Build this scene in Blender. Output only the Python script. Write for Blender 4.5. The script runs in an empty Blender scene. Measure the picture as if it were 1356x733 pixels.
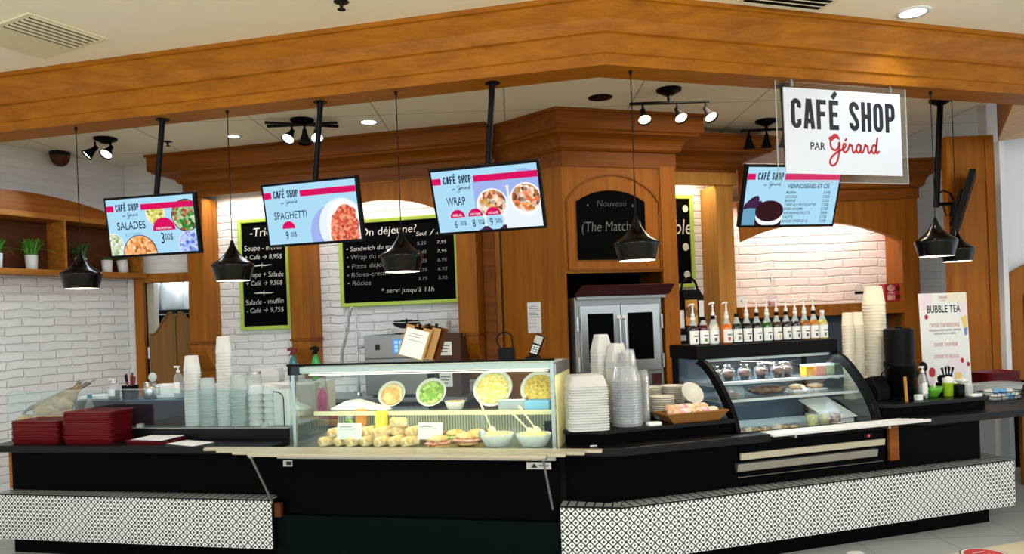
import bpy, math, random
from mathutils import Matrix, Vector
S = bpy.context.scene
COL = S.collection
PI = math.pi
random.seed(7)

# ------------------------------------------------------------------ camera, world, lights, exposure
EYE, DEP, CEIL = 1.73, 4.8, 3.72
cam_d = bpy.data.cameras.new('camera')
cam = bpy.data.objects.new('camera', cam_d)
COL.objects.link(cam)
cam_d.sensor_width = 36.0
cam_d.lens = 1000.0 / 1356.0 * 36.0
cam_d.shift_y = (417.75 - 366.5) / 1356.0
cam_d.clip_end = 100
cam.matrix_world = Matrix.Translation((0, 0, EYE)) @ Matrix.Rotation(math.radians(90), 4, 'X') @ Matrix.Rotation(-0.0368871, 4, 'Z')
S.camera = cam
S.view_settings.view_transform = 'Standard'
S.view_settings.look = 'None'
S.view_settings.exposure = 0.15
S.view_settings.gamma = 1.0
S.view_settings.use_curve_mapping = False

def lin(c):
    if isinstance(c, str):
        c = [int(c[i:i+2], 16) for i in (0, 2, 4)]
    r = []
    for x in c[:3]:
        x /= 255.0
        r.append(x / 12.92 if x <= .04045 else ((x + .055) / 1.055) ** 2.4)
    return (r[0], r[1], r[2], 1.0)

world = bpy.data.worlds.new('mall_daylight')
S.world = world
world.use_nodes = True
world.node_tree.nodes['Background'].inputs[0].default_value = (0.78, 0.90, 1.0, 1)
world.node_tree.nodes['Background'].inputs[1].default_value = 1.42

def lamp(name, kind, loc, energy, color, aim=None, size=None, size_y=None, spot=None, blend=.5):
    d = bpy.data.lights.new(name, kind)
    d.energy = energy
    d.color = color
    if kind == 'AREA':
        d.shape = 'RECTANGLE'
        d.size = size
        d.size_y = size_y or size
    elif size:
        d.shadow_soft_size = size
    if kind == 'SPOT':
        d.spot_size = math.radians(spot)
        d.spot_blend = blend
    o = bpy.data.objects.new(name, d)
    COL.objects.link(o)
    o.location = loc
    if aim is not None:
        o.rotation_euler = (Vector(aim) - Vector(loc)).to_track_quat('-Z', 'Y').to_euler()
    return o

COOL, WARM, NEUT = (.80, .90, 1.0), (1.0, .82, .58), (1.0, .965, .93)
# area fills added out of view to light the floor and counter fronts
lamp('front_fill', 'AREA', (-2.6, -0.4, 3.68), 230, NEUT, (-2.6, 2.4, 0.3), 2.6, 1.2)
lamp('front_fill', 'AREA', (2.6, -0.4, 3.68), 250, NEUT, (2.6, 2.4, 0.3), 2.6, 1.2)
# area fills added under the ceiling to brighten the work aisle
lamp('aisle_fill', 'AREA', (-2.6, 6.9, 3.69), 30, COOL, (-2.6, 6.9, 0), 2.2, .25)
lamp('aisle_fill', 'AREA', (2.3, 6.7, 3.69), 40, WARM, (2.3, 6.7, 0), 1.6, .25)

# ------------------------------------------------------------------ plan: two storefront runs meeting at a corner
PL, PR = 0.232388, 0.307313
CX, CY = .134935 * DEP, DEP
FRAMES = {'L': (CX, CY, -PL), 'R': (CX, CY, PR), 'F': (0.0, 0.0, 0.0)}

def pos(fr, s, w, z=0.0):
    ox, oy, a = FRAMES[fr]
    return Vector((ox + s * math.cos(a) - w * math.sin(a), oy + s * math.sin(a) + w * math.cos(a), z))

# ------------------------------------------------------------------ materials
MATS = {}
class NT:
    """small node-graph helper"""
    def __init__(s, name):
        s.mat = bpy.data.materials.new(name)
        s.mat.use_nodes = True
        s.t = s.mat.node_tree
        s.t.nodes.clear()
        s.out = s.t.nodes.new('ShaderNodeOutputMaterial')
    def n(s, typ, ins=None, **kw):
        nd = s.t.nodes.new('ShaderNode' + typ)
        for k, v in kw.items():
            setattr(nd, k, v)
        for k, v in (ins or {}).items():
            if hasattr(v, 'is_output') or isinstance(v, bpy.types.NodeSocket):
                s.t.links.new(v, nd.inputs[k])
            else:
                nd.inputs[k].default_value = v
        return nd
    def math(s, op, a, b=0.0):
        return s.n('Math', {0: a, 1: b}, operation=op).outputs[0]
    def mix(s, f, a, b):
        nd = s.n('Mix', {0: f, 6: a, 7: b}, data_type='RGBA')
        return nd.outputs[2]
    def end(s, sh):
        s.t.links.new(sh, s.out.inputs[0])
        return s.mat
    def bsdf(s, **kw):
        names = {'color': 'Base Color', 'rough': 'Roughness', 'metal': 'Metallic', 'normal': 'Normal', 'coat': 'Coat Weight',
                 'trans': 'Transmission Weight', 'ior': 'IOR', 'alpha': 'Alpha', 'spec': 'Specular IOR Level', 'emc': 'Emission Color', 'ems': 'Emission Strength', 'sub': 'Subsurface Weight'}
        return s.n('BsdfPrincipled', {names[k]: v for k, v in kw.items()}).outputs[0]

def plain(name, col, rough=.5, metal=0.0, spec=.5, noise=0.06, scale=30.0, coat=0.0):
    if name in MATS: return MATS[name]
    g = NT(name)
    tc = g.n('TexCoord').outputs['Object']
    nz = g.n('TexNoise', {'Vector': tc, 'Scale': scale, 'Detail': 4.0}).outputs[0]
    c = lin(col)
    c2 = tuple(x * (1 - noise * 2.2) for x in c[:3]) + (1,)
    col_ = g.mix(nz, c2, c)
    r = g.math('ADD', g.math('MULTIPLY', nz, .12), rough - .06)
    MATS[name] = g.end(g.bsdf(color=col_, rough=r, metal=metal, spec=spec, coat=coat))
    return MATS[name]

def wood(name, c_lo, c_hi, grain='x', rough=.5):
    g = NT(name)
    tc = g.n('TexCoord').outputs['Object']
    rnd = g.n('ObjectInfo').outputs['Random']
    sc = {'x': (.35, 7, 7), 'z': (7, 7, .35), 'y': (7, .55, 7)}[grain]
    mp = g.n('Mapping', {'Vector': tc, 'Scale': sc, 'Location': g.n('CombineXYZ', {0: g.math('MULTIPLY', rnd, 9.0), 1: 0.0, 2: g.math('MULTIPLY', rnd, 5.0)}).outputs[0]}).outputs[0]
    n1 = g.n('TexNoise', {'Vector': mp, 'Scale': 2.2, 'Detail': 6.0, 'Roughness': .55, 'Distortion': .2}).outputs[0]
    mp2 = g.n('Mapping', {'Vector': tc, 'Scale': tuple(x * 9 for x in sc)}).outputs[0]
    n2 = g.n('TexNoise', {'Vector': mp2, 'Scale': 2.0, 'Detail': 3.0}).outputs[0]
    f = g.math('ADD', g.math('MULTIPLY', n1, 1.0), g.math('MULTIPLY', n2, .35))
    f = g.math('SUBTRACT', f, .18)
    ramp = g.n('ValToRGB', {0: f})
    ramp.color_ramp.elements[0].position = .15
    ramp.color_ramp.elements[0].color = lin(c_lo)
    ramp.color_ramp.elements[1].position = .85
    ramp.color_ramp.elements[1].color = lin(c_hi)
    bump = g.n('Bump', {'Height': n2, 'Strength': .04, 'Distance': .01}).outputs[0]
    MATS[name] = g.end(g.bsdf(color=ramp.outputs[0], rough=rough, spec=.22, normal=bump))
    return MATS[name]

def brick(name, col, mort, bw=.30, bh=.088, strength=.9):
    g = NT(name)
    tc = g.n('TexCoord').outputs['Object']
    wob = g.n('TexNoise', {'Vector': tc, 'Scale': 5.0, 'Detail': 3.0}).outputs['Color']
    wv = g.n('VectorMath', {0: wob, 1: (.5, .5, .5)}, operation='SUBTRACT').outputs[0]
    wv = g.n('VectorMath', {0: wv, 3: .05}, operation='SCALE').outputs[0]
    p = g.n('VectorMath', {0: tc, 1: wv}, operation='ADD').outputs[0]
    sp = g.n('SeparateXYZ', {0: p})
    uv = g.n('CombineXYZ', {0: sp.outputs[0], 1: sp.outputs[2], 2: 0.0}).outputs[0]
    bt = g.n('TexBrick', {'Vector': uv, 'Color1': lin(col), 'Color2': tuple(x * .93 for x in lin(col)[:3]) + (1,), 'Mortar': lin(mort), 'Scale': 1.0,
             'Mortar Size': .013, 'Mortar Smooth': .8, 'Brick Width': bw, 'Row Height': bh})
    n = g.n('TexNoise', {'Vector': tc, 'Scale': 14.0, 'Detail': 5.0}).outputs[0]
    h = g.math('ADD', g.math('MULTIPLY', g.math('SUBTRACT', 1.0, bt.outputs['Fac']), 1.0), g.math('MULTIPLY', n, .55))
    bump = g.n('Bump', {'Height': h, 'Strength': strength, 'Distance': .022}).outputs[0]
    MATS[name] = g.end(g.bsdf(color=bt.outputs[0], rough=.55, spec=.3, normal=bump))
    return MATS[name]

def glow(name, col, strength=1.0):
    if name in MATS: return MATS[name]
    g = NT(name)
    MATS[name] = g.end(g.n('Emission', {0: lin(col), 1: strength}).outputs[0])
    return MATS[name]

def glow_food(name, cols, scale=60.0, strength=1.0):
    g = NT(name)
    tc = g.n('TexCoord').outputs['Object']
    v = g.n('TexVoronoi', {'Vector': tc, 'Scale': scale})
    nz = g.n('TexNoise', {'Vector': tc, 'Scale': scale * .6, 'Detail': 3.0}).outputs[0]
    f = g.math('ADD', g.math('MULTIPLY', g.n('SeparateColor', {0: v.outputs['Color']}).outputs[0], .75), g.math('MULTIPLY', nz, .3))
    ramp = g.n('ValToRGB', {0: f})
    el = ramp.color_ramp.elements
    while len(el) < len(cols): el.new(.5)
    for i, c in enumerate(cols):
        el[i].position = .1 + .85 * i / (len(cols) - 1)
        el[i].color = lin(c)
    MATS[name] = g.end(g.n('Emission', {0: ramp.outputs[0], 1: strength}).outputs[0])
    return MATS[name]

def food(name, cols, scale=60.0, rough=.55):
    g = NT(name)
    tc = g.n('TexCoord').outputs['Object']
    v = g.n('TexVoronoi', {'Vector': tc, 'Scale': scale})
    nz = g.n('TexNoise', {'Vector': tc, 'Scale': scale * .5, 'Detail': 4.0}).outputs[0]
    f = g.math('ADD', g.math('MULTIPLY', g.n('SeparateColor', {0: v.outputs['Color']}).outputs[0], .6), g.math('MULTIPLY', nz, .4))
    ramp = g.n('ValToRGB', {0: f})
    el = ramp.color_ramp.elements
    while len(el) < len(cols): el.new(.5)
    for i, c in enumerate(cols):
        el[i].position = .15 + .7 * i / (len(cols) - 1)
        el[i].color = lin(c)
    bump = g.n('Bump', {'Height': f, 'Strength': .6, 'Distance': .006}).outputs[0]
    MATS[name] = g.end(g.bsdf(color=ramp.outputs[0], rough=rough, normal=bump))
    return MATS[name]

def glass(name, tint=(.93, .98, .97), refl=.8, rough=.02, haze=0.0):
    """thin pane: straight-through tint plus a fresnel reflection"""
    g = NT(name)
    tr = g.n('BsdfTransparent', {0: tint + (1,)}).outputs[0]
    if haze:
        df = g.n('BsdfDiffuse', {0: (.9, .94, .95, 1)}).outputs[0]
        tr = g.n('MixShader', {0: haze, 1: tr, 2: df}).outputs[0]
    gl = g.n('BsdfGlossy', {0: (1, 1, 1, 1), 'Roughness': rough}).outputs[0]
    fr = g.math('MULTIPLY', g.n('Fresnel', {0: 1.45}).outputs[0], refl)
    MATS[name] = g.end(g.n('MixShader', {0: fr, 1: tr, 2: gl}).outputs[0])
    return MATS[name]

def foam(name, col, trans=.35, rough=.45):
    g = NT(name)
    tc = g.n('TexCoord').outputs['Object']
    nz = g.n('TexNoise', {'Vector': tc, 'Scale': 40.0}).outputs[0]
    c = g.mix(nz, tuple(x * .95 for x in lin(col)[:3]) + (1,), lin(col))
    a = g.bsdf(color=c, rough=rough, spec=.4)
    b = g.n('BsdfTranslucent', {0: lin(col)}).outputs[0]
    MATS[name] = g.end(g.n('MixShader', {0: trans, 1: a, 2: b}).outputs[0])
    return MATS[name]

def tile_mat(name, white='ECF1F1', black='060709', p=.0587):
    g = NT(name)
    tc = g.n('TexCoord').outputs['Object']
    sp = g.n('SeparateXYZ', {0: tc})
    h = g.math('ADD', sp.outputs[0], sp.outputs[1])
    a = g.math('DIVIDE', g.math('ADD', h, sp.outputs[2]), p)
    b = g.math('DIVIDE', g.math('SUBTRACT', h, sp.outputs[2]), p)
    def cell(v):
        return g.math('ABSOLUTE', g.math('SUBTRACT', g.math('FRACT', g.math('ADD', v, 100.0)), .5))
    da, db = cell(a), cell(b)
    p4 = lambda v: g.math('POWER', v, 6.0)
    r4 = g.math('ADD', p4(da), p4(db))
    inside = g.math('LESS_THAN', r4, .415 ** 6)
    r2 = g.math('ADD', g.math('MULTIPLY', da, da), g.math('MULTIPLY', db, db))
    dot = g.math('GREATER_THAN', r2, .17 ** 2)
    f = g.math('MULTIPLY', inside, dot)
    nz = g.n('TexNoise', {'Vector': tc, 'Scale': 2.5}).outputs[0]
    wc = g.mix(nz, tuple(x * .88 for x in lin(white)[:3]) + (1,), lin(white))
    col = g.mix(f, lin(black), wc)
    MATS[name] = g.end(g.bsdf(color=col, rough=.28, spec=.5))
    return MATS[name]

def grid_mat(name, base, seam, sx, sy, seam_w=.012, rough=.7, noise=.08, offset=0.0, bump_on=True):
    g = NT(name)
    tc = g.n('TexCoord').outputs['Object']
    bt = g.n('TexBrick', {'Vector': tc, 'Color1': lin(base), 'Color2': tuple(x * (1 - noise) for x in lin(base)[:3]) + (1,), 'Mortar': lin(seam), 'Scale': 1.0,
             'Mortar Size': seam_w / 2, 'Mortar Smooth': .1, 'Brick Width': sx, 'Row Height': sy}, offset=offset)
    nz = g.n('TexNoise', {'Vector': tc, 'Scale': 3.0, 'Detail': 6.0}).outputs[0]
    col = g.mix(g.math('MULTIPLY', nz, .25), bt.outputs[0], tuple(x * .75 for x in lin(base)[:3]) + (1,))
    MATS[name] = g.end(g.bsdf(color=col, rough=rough, spec=.4))
    return MATS[name]

W_LO, W_HI = '7A4206', 'AE6C0C'
wood('beam_wood', W_LO, W_HI, 'x')
wood('trim_wood', '622F04', '98560C', 'x')
wood('panel_wood', '763F05', 'AE690E', 'z')
wood('pale_wood', '9A6428', 'CF9748', 'z')
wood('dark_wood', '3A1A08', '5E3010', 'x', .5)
wood('shelf_wood', '7F4712', 'BE7D2C', 'x')
wood('saloon_wood', '6F4A20', '8E6430', 'z', .5)
brick('white_brick', 'EEEEEE', 'ECECEB', .36, .090, .7)
plain('plaster', 'DDDAD2', .8, noise=.03)
plain('white_wall', 'DCE0E6', .8, noise=.02)
plain('ceiling_paint', 'F4EDDC', .85, noise=.04, scale=8)
grid_mat('ceiling_tiles', 'ECE3CF', 'B4A98F', 1.22, 1.22, .018, .85, .02)
grid_mat('grey_floor', 'A9ACA9', '7F817F', .61, .61, .01, .38, .06)
grid_mat('cream_floor', 'DED3B4', '9C9278', .61, .61, .012, .35, .05)
plain('black_laminate', '0B0E12', .34, noise=.2, scale=60, spec=.2)
plain('black_panel', '030406', .5, noise=.2, spec=.035)
plain('black_metal', '050506', .45, noise=.1, spec=.1)
plain('black_plastic', '060607', .45, noise=.1, spec=.12)
plain('pendant_black', '040405', .18, noise=.1, spec=.22)
plain('steel', 'C9CCCD', .30, metal=1.0, noise=.01)
plain('dull_steel', 'A2A4A2', .42, metal=.9, noise=.01)
plain('cream_metal', 'B9B19B', .4, noise=.04)
plain('vent_cream', 'DDD5B8', .6, noise=.03)
plain('red_plastic', '6C0812', .38, noise=.08)
plain('maroon', '4A1014', .45, noise=.1)
plain('lime_paint', 'A9C64A', .45, noise=.04)
plain('white_paper', 'EFEFEC', .7, noise=.02)
plain('white_plastic', 'ECECEA', .35, noise=.02)
plain('white_metal', 'D8DADA', .35, noise=.02)
plain('navy_ink', '10131F', .6, noise=0)
plain('red_ink', 'B3202C', .6, noise=0)
plain('grey_ink', '5A5A60', .6, noise=0)
plain('black_ink', '101114', .6, noise=0)
plain('chalk', 'D9D9D4', .9, noise=.1)
plain('chalk_dim', '7D7E7C', .9, noise=.1)
plain('chalkboard', '060708', .7, noise=.2, spec=.03)
plain('leaf', '4E9A22', .5, noise=.2, scale=12)
plain('leaf_dark', '3C6A24', .5, noise=.25, scale=12)
plain('green_plastic', '5FB02C', .35, noise=.03)
plain('lime_plastic', 'A3CC2C', .35, noise=.03)
plain('blue_cloth', '6FA9D6', .8, noise=.08)
plain('wicker', 'A06A22', .7, noise=.3, scale=120)
plain('cardboard', '4E2C18', .75, noise=.1)
plain('kraft', 'B58A4E', .75, noise=.1)
plain('dark_grey', '11161A', .5, noise=.1, spec=.2)
plain('kick_black', '071012', .5, noise=.1, spec=.03)
plain('blue_grey', '4B5766', .6, noise=.05)
plain('violet_steel', '24161F', .3, noise=.05, spec=.12)
plain('bin_lid', '1F4256', .25, noise=.05)
plain('chrome', 'C6CCD0', .25, metal=.55, noise=.01)
plain('teal_liquid', '0E6F78', .2, noise=.02)
plain('green_liquid', '1FA04A', .2, noise=.02)
plain('pink_liquid', 'E03F9A', .2, noise=.02)
plain('orange_cloth', 'D85A2E', .8, noise=.15)
plain('chalk_faint', '55565A', .9, noise=.1)
plain('tile_ledge', '56605C', .22, noise=.15, scale=20)
tile_mat('pattern_tile')
glass('clear_glass', (.97, .985, .98), .25)
glass('case_glass', (.92, .98, .97), .45)
glass('curved_glass', (.93, .97, .97), .16)
glass('shield_glass', (.91, .97, .98), .25, haze=.004)
glass('clear_plastic', (.95, .97, .98), .22, .22, haze=.16)
glass('clear_wrap', (.96, .975, .98), .6, .12, haze=.03)
plain('sign_white', 'DCE2EE', .4, noise=.01)
glass('bag_plastic', (.95, .97, .98), 1.0, .12, haze=.04)
foam('foam', 'F0F1EE')
foam('paper_cup', 'EFEBDD', .25)
foam('frosted', 'DDE6E6', .5)
foam('pot_white', 'E8E8E4', .1)
glow('lamp_white', 'FFF4E0', 6.0)
glow('lamp_cool', 'E6F0FF', 9.0)
glow('lamp_warm', 'FFE0A8', 8.0)
glow('led_strip', 'FFF6DC', 5.0)

CAPH = .682
# ------------------------------------------------------------------ mesh builder
def sgp(v, e):
    return math.copysign(abs(v) ** e, v)

class B:
    def __init__(s):
        s.v, s.f, s.mi, s.sm = [], [], [], []
        s.cur, s.smooth = 0, False
        s.X = Matrix.Identity(4)
    def m(s, i, smooth=None):
        s.cur = i
        if smooth is not None: s.smooth = smooth
        return s
    def xf(s, M=None):
        s.X = M if M is not None else Matrix.Identity(4)
        return s
    def add(s, vs, fs):
        n = len(s.v)
        for v in vs:
            q = s.X @ Vector(v)
            s.v.append((q.x, q.y, q.z))
        for f in fs:
            s.f.append([n + i for i in f]); s.mi.append(s.cur); s.sm.append(s.smooth)
        return s
    def box(s, x0, x1, y0, y1, z0, z1):
        v = [(x0,y0,z0),(x1,y0,z0),(x1,y1,z0),(x0,y1,z0),(x0,y0,z1),(x1,y0,z1),(x1,y1,z1),(x0,y1,z1)]
        return s.add(v, [(3,2,1,0),(4,5,6,7),(0,1,5,4),(1,2,6,5),(2,3,7,6),(3,0,4,7)])
    def prism(s, poly, axis, a, b):
        def P(p, t):
            return {'x': (t, p[0], p[1]), 'y': (p[0], t, p[1]), 'z': (p[0], p[1], t)}[axis]
        n = len(poly)
        v = [P(p, a) for p in poly] + [P(p, b) for p in poly]
        fs = [tuple(range(n)), tuple(range(2*n - 1, n - 1, -1))]
        fs += [(i, i + n, (i + 1) % n + n, (i + 1) % n) for i in range(n)]
        return s.add(v, fs)
    def face(s, pts):
        return s.add(pts, [tuple(range(len(pts)))])
    def lathe(s, prof, seg=16, c=(0, 0, 0), ax=1.0, ay=1.0, pw=2.0, caps=True, closed=False):
        v, fs = [], []
        for r, z in prof:
            for i in range(seg):
                t = 2 * PI * (i + .5) / seg
                v.append((c[0] + ax * r * sgp(math.cos(t), 2/pw), c[1] + ay * r * sgp(math.sin(t), 2/pw), c[2] + z))
        k = len(prof)
        rng = range(k if closed else k - 1)
        for j in rng:
            for i in range(seg):
                a, b_ = j * seg + i, j * seg + (i + 1) % seg
                c_, d = ((j + 1) % k) * seg + (i + 1) % seg, ((j + 1) % k) * seg + i
                fs.append((a, b_, c_, d))
        if caps and not closed:
            if prof[0][0] > 1e-6: fs.append(tuple(reversed(range(seg))))
            if prof[-1][0] > 1e-6: fs.append(tuple(range((k-1)*seg, k*seg)))
        return s.add(v, fs)
    def tube(s, pts, r, seg=8, caps=True):
        pts = [Vector(p) for p in pts]
        n = len(pts)
        rs = r if isinstance(r, (list, tuple)) else [r] * n
        v, fs = [], []
        up = Vector((0, 0, 1))
        t0 = (pts[1] - pts[0]).normalized()
        if abs(t0.dot(up)) > .95: up = Vector((0, 1, 0))
        nrm = (up - t0 * up.dot(t0)).normalized()
        for i, p in enumerate(pts):
            t = (pts[min(i + 1, n - 1)] - pts[max(i - 1, 0)]).normalized()
            nrm = (nrm - t * nrm.dot(t)).normalized()
            bn = t.cross(nrm)
            for k in range(seg):
                a = 2 * PI * k / seg
                q = p + (nrm * math.cos(a) + bn * math.sin(a)) * rs[i]
                v.append(tuple(q))
        for i in range(n - 1):
            for k in range(seg):
                fs.append((i*seg + k, i*seg + (k+1) % seg, (i+1)*seg + (k+1) % seg, (i+1)*seg + k))
        if caps:
            fs.append(tuple(reversed(range(seg)))); fs.append(tuple(range((n-1)*seg, n*seg)))
        return s.add(v, fs)
    def ball(s, c, r, sx=1, sy=1, sz=1, seg=14, rings=8, jit=0.0, rnd=None):
        v, fs = [(c[0], c[1], c[2] - r*sz)], []
        for j in range(1, rings):
            ph = PI * j / rings
            for i in range(seg):
                t = 2 * PI * i / seg
                k = 1 + (rnd.uniform(-jit, jit) if rnd else 0)
                v.append((c[0] + r*sx*k*math.sin(ph)*math.cos(t), c[1] + r*sy*k*math.sin(ph)*math.sin(t), c[2] - r*sz*k*math.cos(ph)))
        v.append((c[0], c[1], c[2] + r*sz))
        for i in range(seg):
            fs.append((0, 1 + (i+1) % seg, 1 + i))
            for j in range(rings - 2):
                a = 1 + j*seg
                fs.append((a + i, a + (i+1) % seg, a + seg + (i+1) % seg, a + seg + i))
            a = 1 + (rings-2)*seg
            fs.append((a + i, a + (i+1) % seg, len(v) - 1))
        return s.add(v, fs)
    def sweep(s, path, prof, caps=True):
        """profile [(offset to the right of the path, z)] carried along a 2-D path with mitred corners"""
        n, k = len(path), len(prof)
        P = [Vector(p) for p in path]
        v, fs = [], []
        for i in range(n):
            d0 = (P[i] - P[i-1]).normalized() if i else (P[1] - P[0]).normalized()
            d1 = (P[i+1] - P[i]).normalized() if i < n - 1 else d0
            n0, n1 = Vector((d0.y, -d0.x)), Vector((d1.y, -d1.x))
            mt = (n0 + n1) / max(.2, 1 + n0.dot(n1))
            for o, z in prof:
                q = P[i] + mt * o
                v.append((q.x, q.y, z))
        for i in range(n - 1):
            for j in range(k):
                fs.append((i*k + j, (i+1)*k + j, (i+1)*k + (j+1) % k, i*k + (j+1) % k))
        if caps:
            fs.append(tuple(range(k))); fs.append(tuple(reversed(range((n-1)*k, n*k))))
        return s.add(v, fs)
    def text(s, txt, x, z, h, y=-.001, wide=1.0, bold=0.0, align='CENTER', shear=0.0, rot=0.0, space=1.0, fit=None):
        """lettering in the local x-z plane, facing -y; h = height of a capital"""
        cu = bpy.data.curves.new('t', 'FONT')
        cu.body = txt; cu.size = h / CAPH; cu.offset = bold * h; cu.align_x = align; cu.shear = shear
        cu.resolution_u = 3; cu.space_character = space
        o = bpy.data.objects.new('t', cu)
        COL.objects.link(o)
        dg = bpy.context.evaluated_depsgraph_get()
        me = bpy.data.meshes.new_from_object(o.evaluated_get(dg))
        if fit and me.vertices:
            xs = [q.co.x for q in me.vertices]; wide = fit / (max(xs) - min(xs))
        ca, sa = math.cos(rot), math.sin(rot)
        vs = []
        for q in me.vertices:
            a, b_ = q.co.x * wide, q.co.y
            vs.append((x + a*ca - b_*sa, y, z + a*sa + b_*ca))
        s.add(vs, [tuple(p.vertices) for p in me.polygons])
        bpy.data.objects.remove(o); bpy.data.curves.remove(cu); bpy.data.meshes.remove(me)
        return s
    def ribbon(s, pts, wd, y=-.001):
        """flat brush stroke in the x-z plane"""
        n = len(pts)
        v, fs = [], []
        for i in range(n):
            a, b_ = pts[max(0, i-1)], pts[min(n-1, i+1)]
            dx, dz = b_[0]-a[0], b_[1]-a[1]
            L = math.hypot(dx, dz) or 1
            ww = wd[i] if isinstance(wd, (list, tuple)) else wd
            v.append((pts[i][0] - dz/L*ww/2, y, pts[i][1] + dx/L*ww/2))
            v.append((pts[i][0] + dz/L*ww/2, y, pts[i][1] - dx/L*ww/2))
        for i in range(n-1):
            fs.append((2*i, 2*i+1, 2*i+3, 2*i+2))
        return s.add(v, fs)
    def build(s, name, mats, parent=None, loc=None, rot=None, bevel=0.0, seg=2, fr=None, label=None):
        me = bpy.data.meshes.new(name)
        me.from_pydata(s.v, [], s.f)
        for mt in (mats if isinstance(mats, (list, tuple)) else [mats]):
            me.materials.append(MATS[mt])
        me.polygons.foreach_set('material_index', s.mi)
        me.polygons.foreach_set('use_smooth', s.sm)
        me.update()
        o = bpy.data.objects.new(name, me)
        COL.objects.link(o)
        if parent: o.parent = parent
        if fr:
            ox, oy, a = FRAMES[fr]
            o.location = (ox, oy, 0); o.rotation_euler = (0, 0, a)
        if loc is not None: o.location = loc
        if rot is not None: o.rotation_euler = rot
        if bevel:
            md = o.modifiers.new('edge', 'BEVEL'); md.width = bevel; md.segments = seg; md.limit_method = 'ANGLE'; md.angle_limit = math.radians(40)
        if label: o['label'] = label
        return o

def tag(o, label, cat, group=None, kind=None):
    o['label'] = label; o['category'] = cat
    if group: o['group'] = group
    o['kind'] = kind or 'thing'
    return o
def struct(o, label=None):
    o['kind'] = 'structure'
    if label: o['label'] = label
    return o
def thing(name, label, cat, fr, s_, w, z, rz=0.0, group=None):
    o = bpy.data.objects.new(name, None)
    COL.objects.link(o)
    o.empty_display_size = .1
    o.location = pos(fr, s_, w, z)
    o.rotation_euler = (0, 0, FRAMES[fr][2] + rz)
    return tag(o, label, cat, group)
def clone(o, fr=None, s_=0, w=0, z=0, rz=0.0, label=None, group=None, parent=None, rot=None):
    c = o.copy(); COL.objects.link(c)
    if parent is not None: c.parent = parent
    if fr:
        c.location = pos(fr, s_, w, z); c.rotation_euler = (0, 0, FRAMES[fr][2] + rz)
    if rot: c.rotation_euler = rot
    if label: c['label'] = label
    if group: c['group'] = group
    for ch in list(o.children):
        clone(ch, parent=c)
    return c
ORD = ['bottom', 'second', 'third', 'fourth', 'fifth', 'sixth', 'seventh', 'eighth', 'ninth', 'tenth', 'eleventh', 'twelfth', 'thirteenth',
       'fourteenth', 'fifteenth', 'sixteenth', 'seventeenth', 'eighteenth', 'nineteenth', 'twentieth', 'twenty-first', 'twenty-second', 'twenty-third', 'twenty-fourth',
       'twenty-fifth', 'twenty-sixth', 'twenty-seventh', 'twenty-eighth', 'twenty-ninth', 'thirtieth', 'thirty-first', 'thirty-second']
def nth(i, n):
    """i counted from the bottom, 0-based"""
    return 'topmost' if i == n - 1 else 'bottommost' if i == 0 else ORD[n - 1 - i] + ' from the top' if n - 1 - i < i else ORD[i] + ' from the bottom'
def arc(cx, cz, r, a0, a1, n):
    return [(cx + r*math.cos(a0 + (a1-a0)*i/n), cz + r*math.sin(a0 + (a1-a0)*i/n)) for i in range(n+1)]
def seg_arch(x0, x1, zs, zp, n=16):
    """points of a shallow arch from (x1,zs) over the peak zp back to (x0,zs)"""
    hw, rise = (x1-x0)/2, zp-zs
    r = (hw*hw + rise*rise)/(2*rise)
    a = math.asin(hw/r)
    return [((x0+x1)/2 + r*math.sin(a - 2*a*i/n), zp - r + r*math.cos(a - 2*a*i/n)) for i in range(n+1)]
def clip_rect(poly, x0, x1, z0, z1):
    def cut(P, ax, lim, keep_less):
        out = []
        for i in range(len(P)):
            a, b = P[i-1], P[i]
            ia = (a[ax] <= lim) == keep_less; ib = (b[ax] <= lim) == keep_less
            if ia != ib:
                t = (lim - a[ax])/(b[ax]-a[ax])
                out.append((a[0]+(b[0]-a[0])*t, a[1]+(b[1]-a[1])*t))
            if ib: out.append(b)
        return out
    for ax, lim, k in ((0, x0, False), (0, x1, True), (1, z0, False), (1, z1, True)):
        poly = cut(poly, ax, lim, k)
        if not poly: return []
    return poly
# ------------------------------------------------------------------ the setting
FRAMES['W'] = (-5.30, 7.90, 1.1171)          # left wall, local x runs towards the back corner
CORNER = Vector((CX, CY))
def p2(fr, s_, w): 
    q = pos(fr, s_, w); return (q.x, q.y)

edge = [p2('L', -9, -.45), (.66, 4.40), p2('R', 9, -.28)]
b = B().prism([edge[0], edge[1], edge[2], (12, 13), (-12, 13)], 'z', -.1, 0)
struct(b.build('floor', 'grey_floor'))
b = B().prism([edge[0], (-12, -6), (12, -6), edge[2], edge[1]], 'z', -.1, 0)
struct(b.build('floor', 'cream_floor'))
cin = [p2('L', -9, .1), (CX, CY + .1), p2('R', 9, .1)]
b = B().prism([cin[0], cin[1], cin[2], (12, 12), (-12, 12)], 'z', CEIL, CEIL + .1)
struct(b.build('ceiling', 'ceiling_tiles'))
b = B().prism([cin[0], (-12, -6), (12, -6), cin[2], cin[1]], 'z', CEIL, CEIL + .1)
struct(b.build('ceiling', 'ceiling_paint'))

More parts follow.
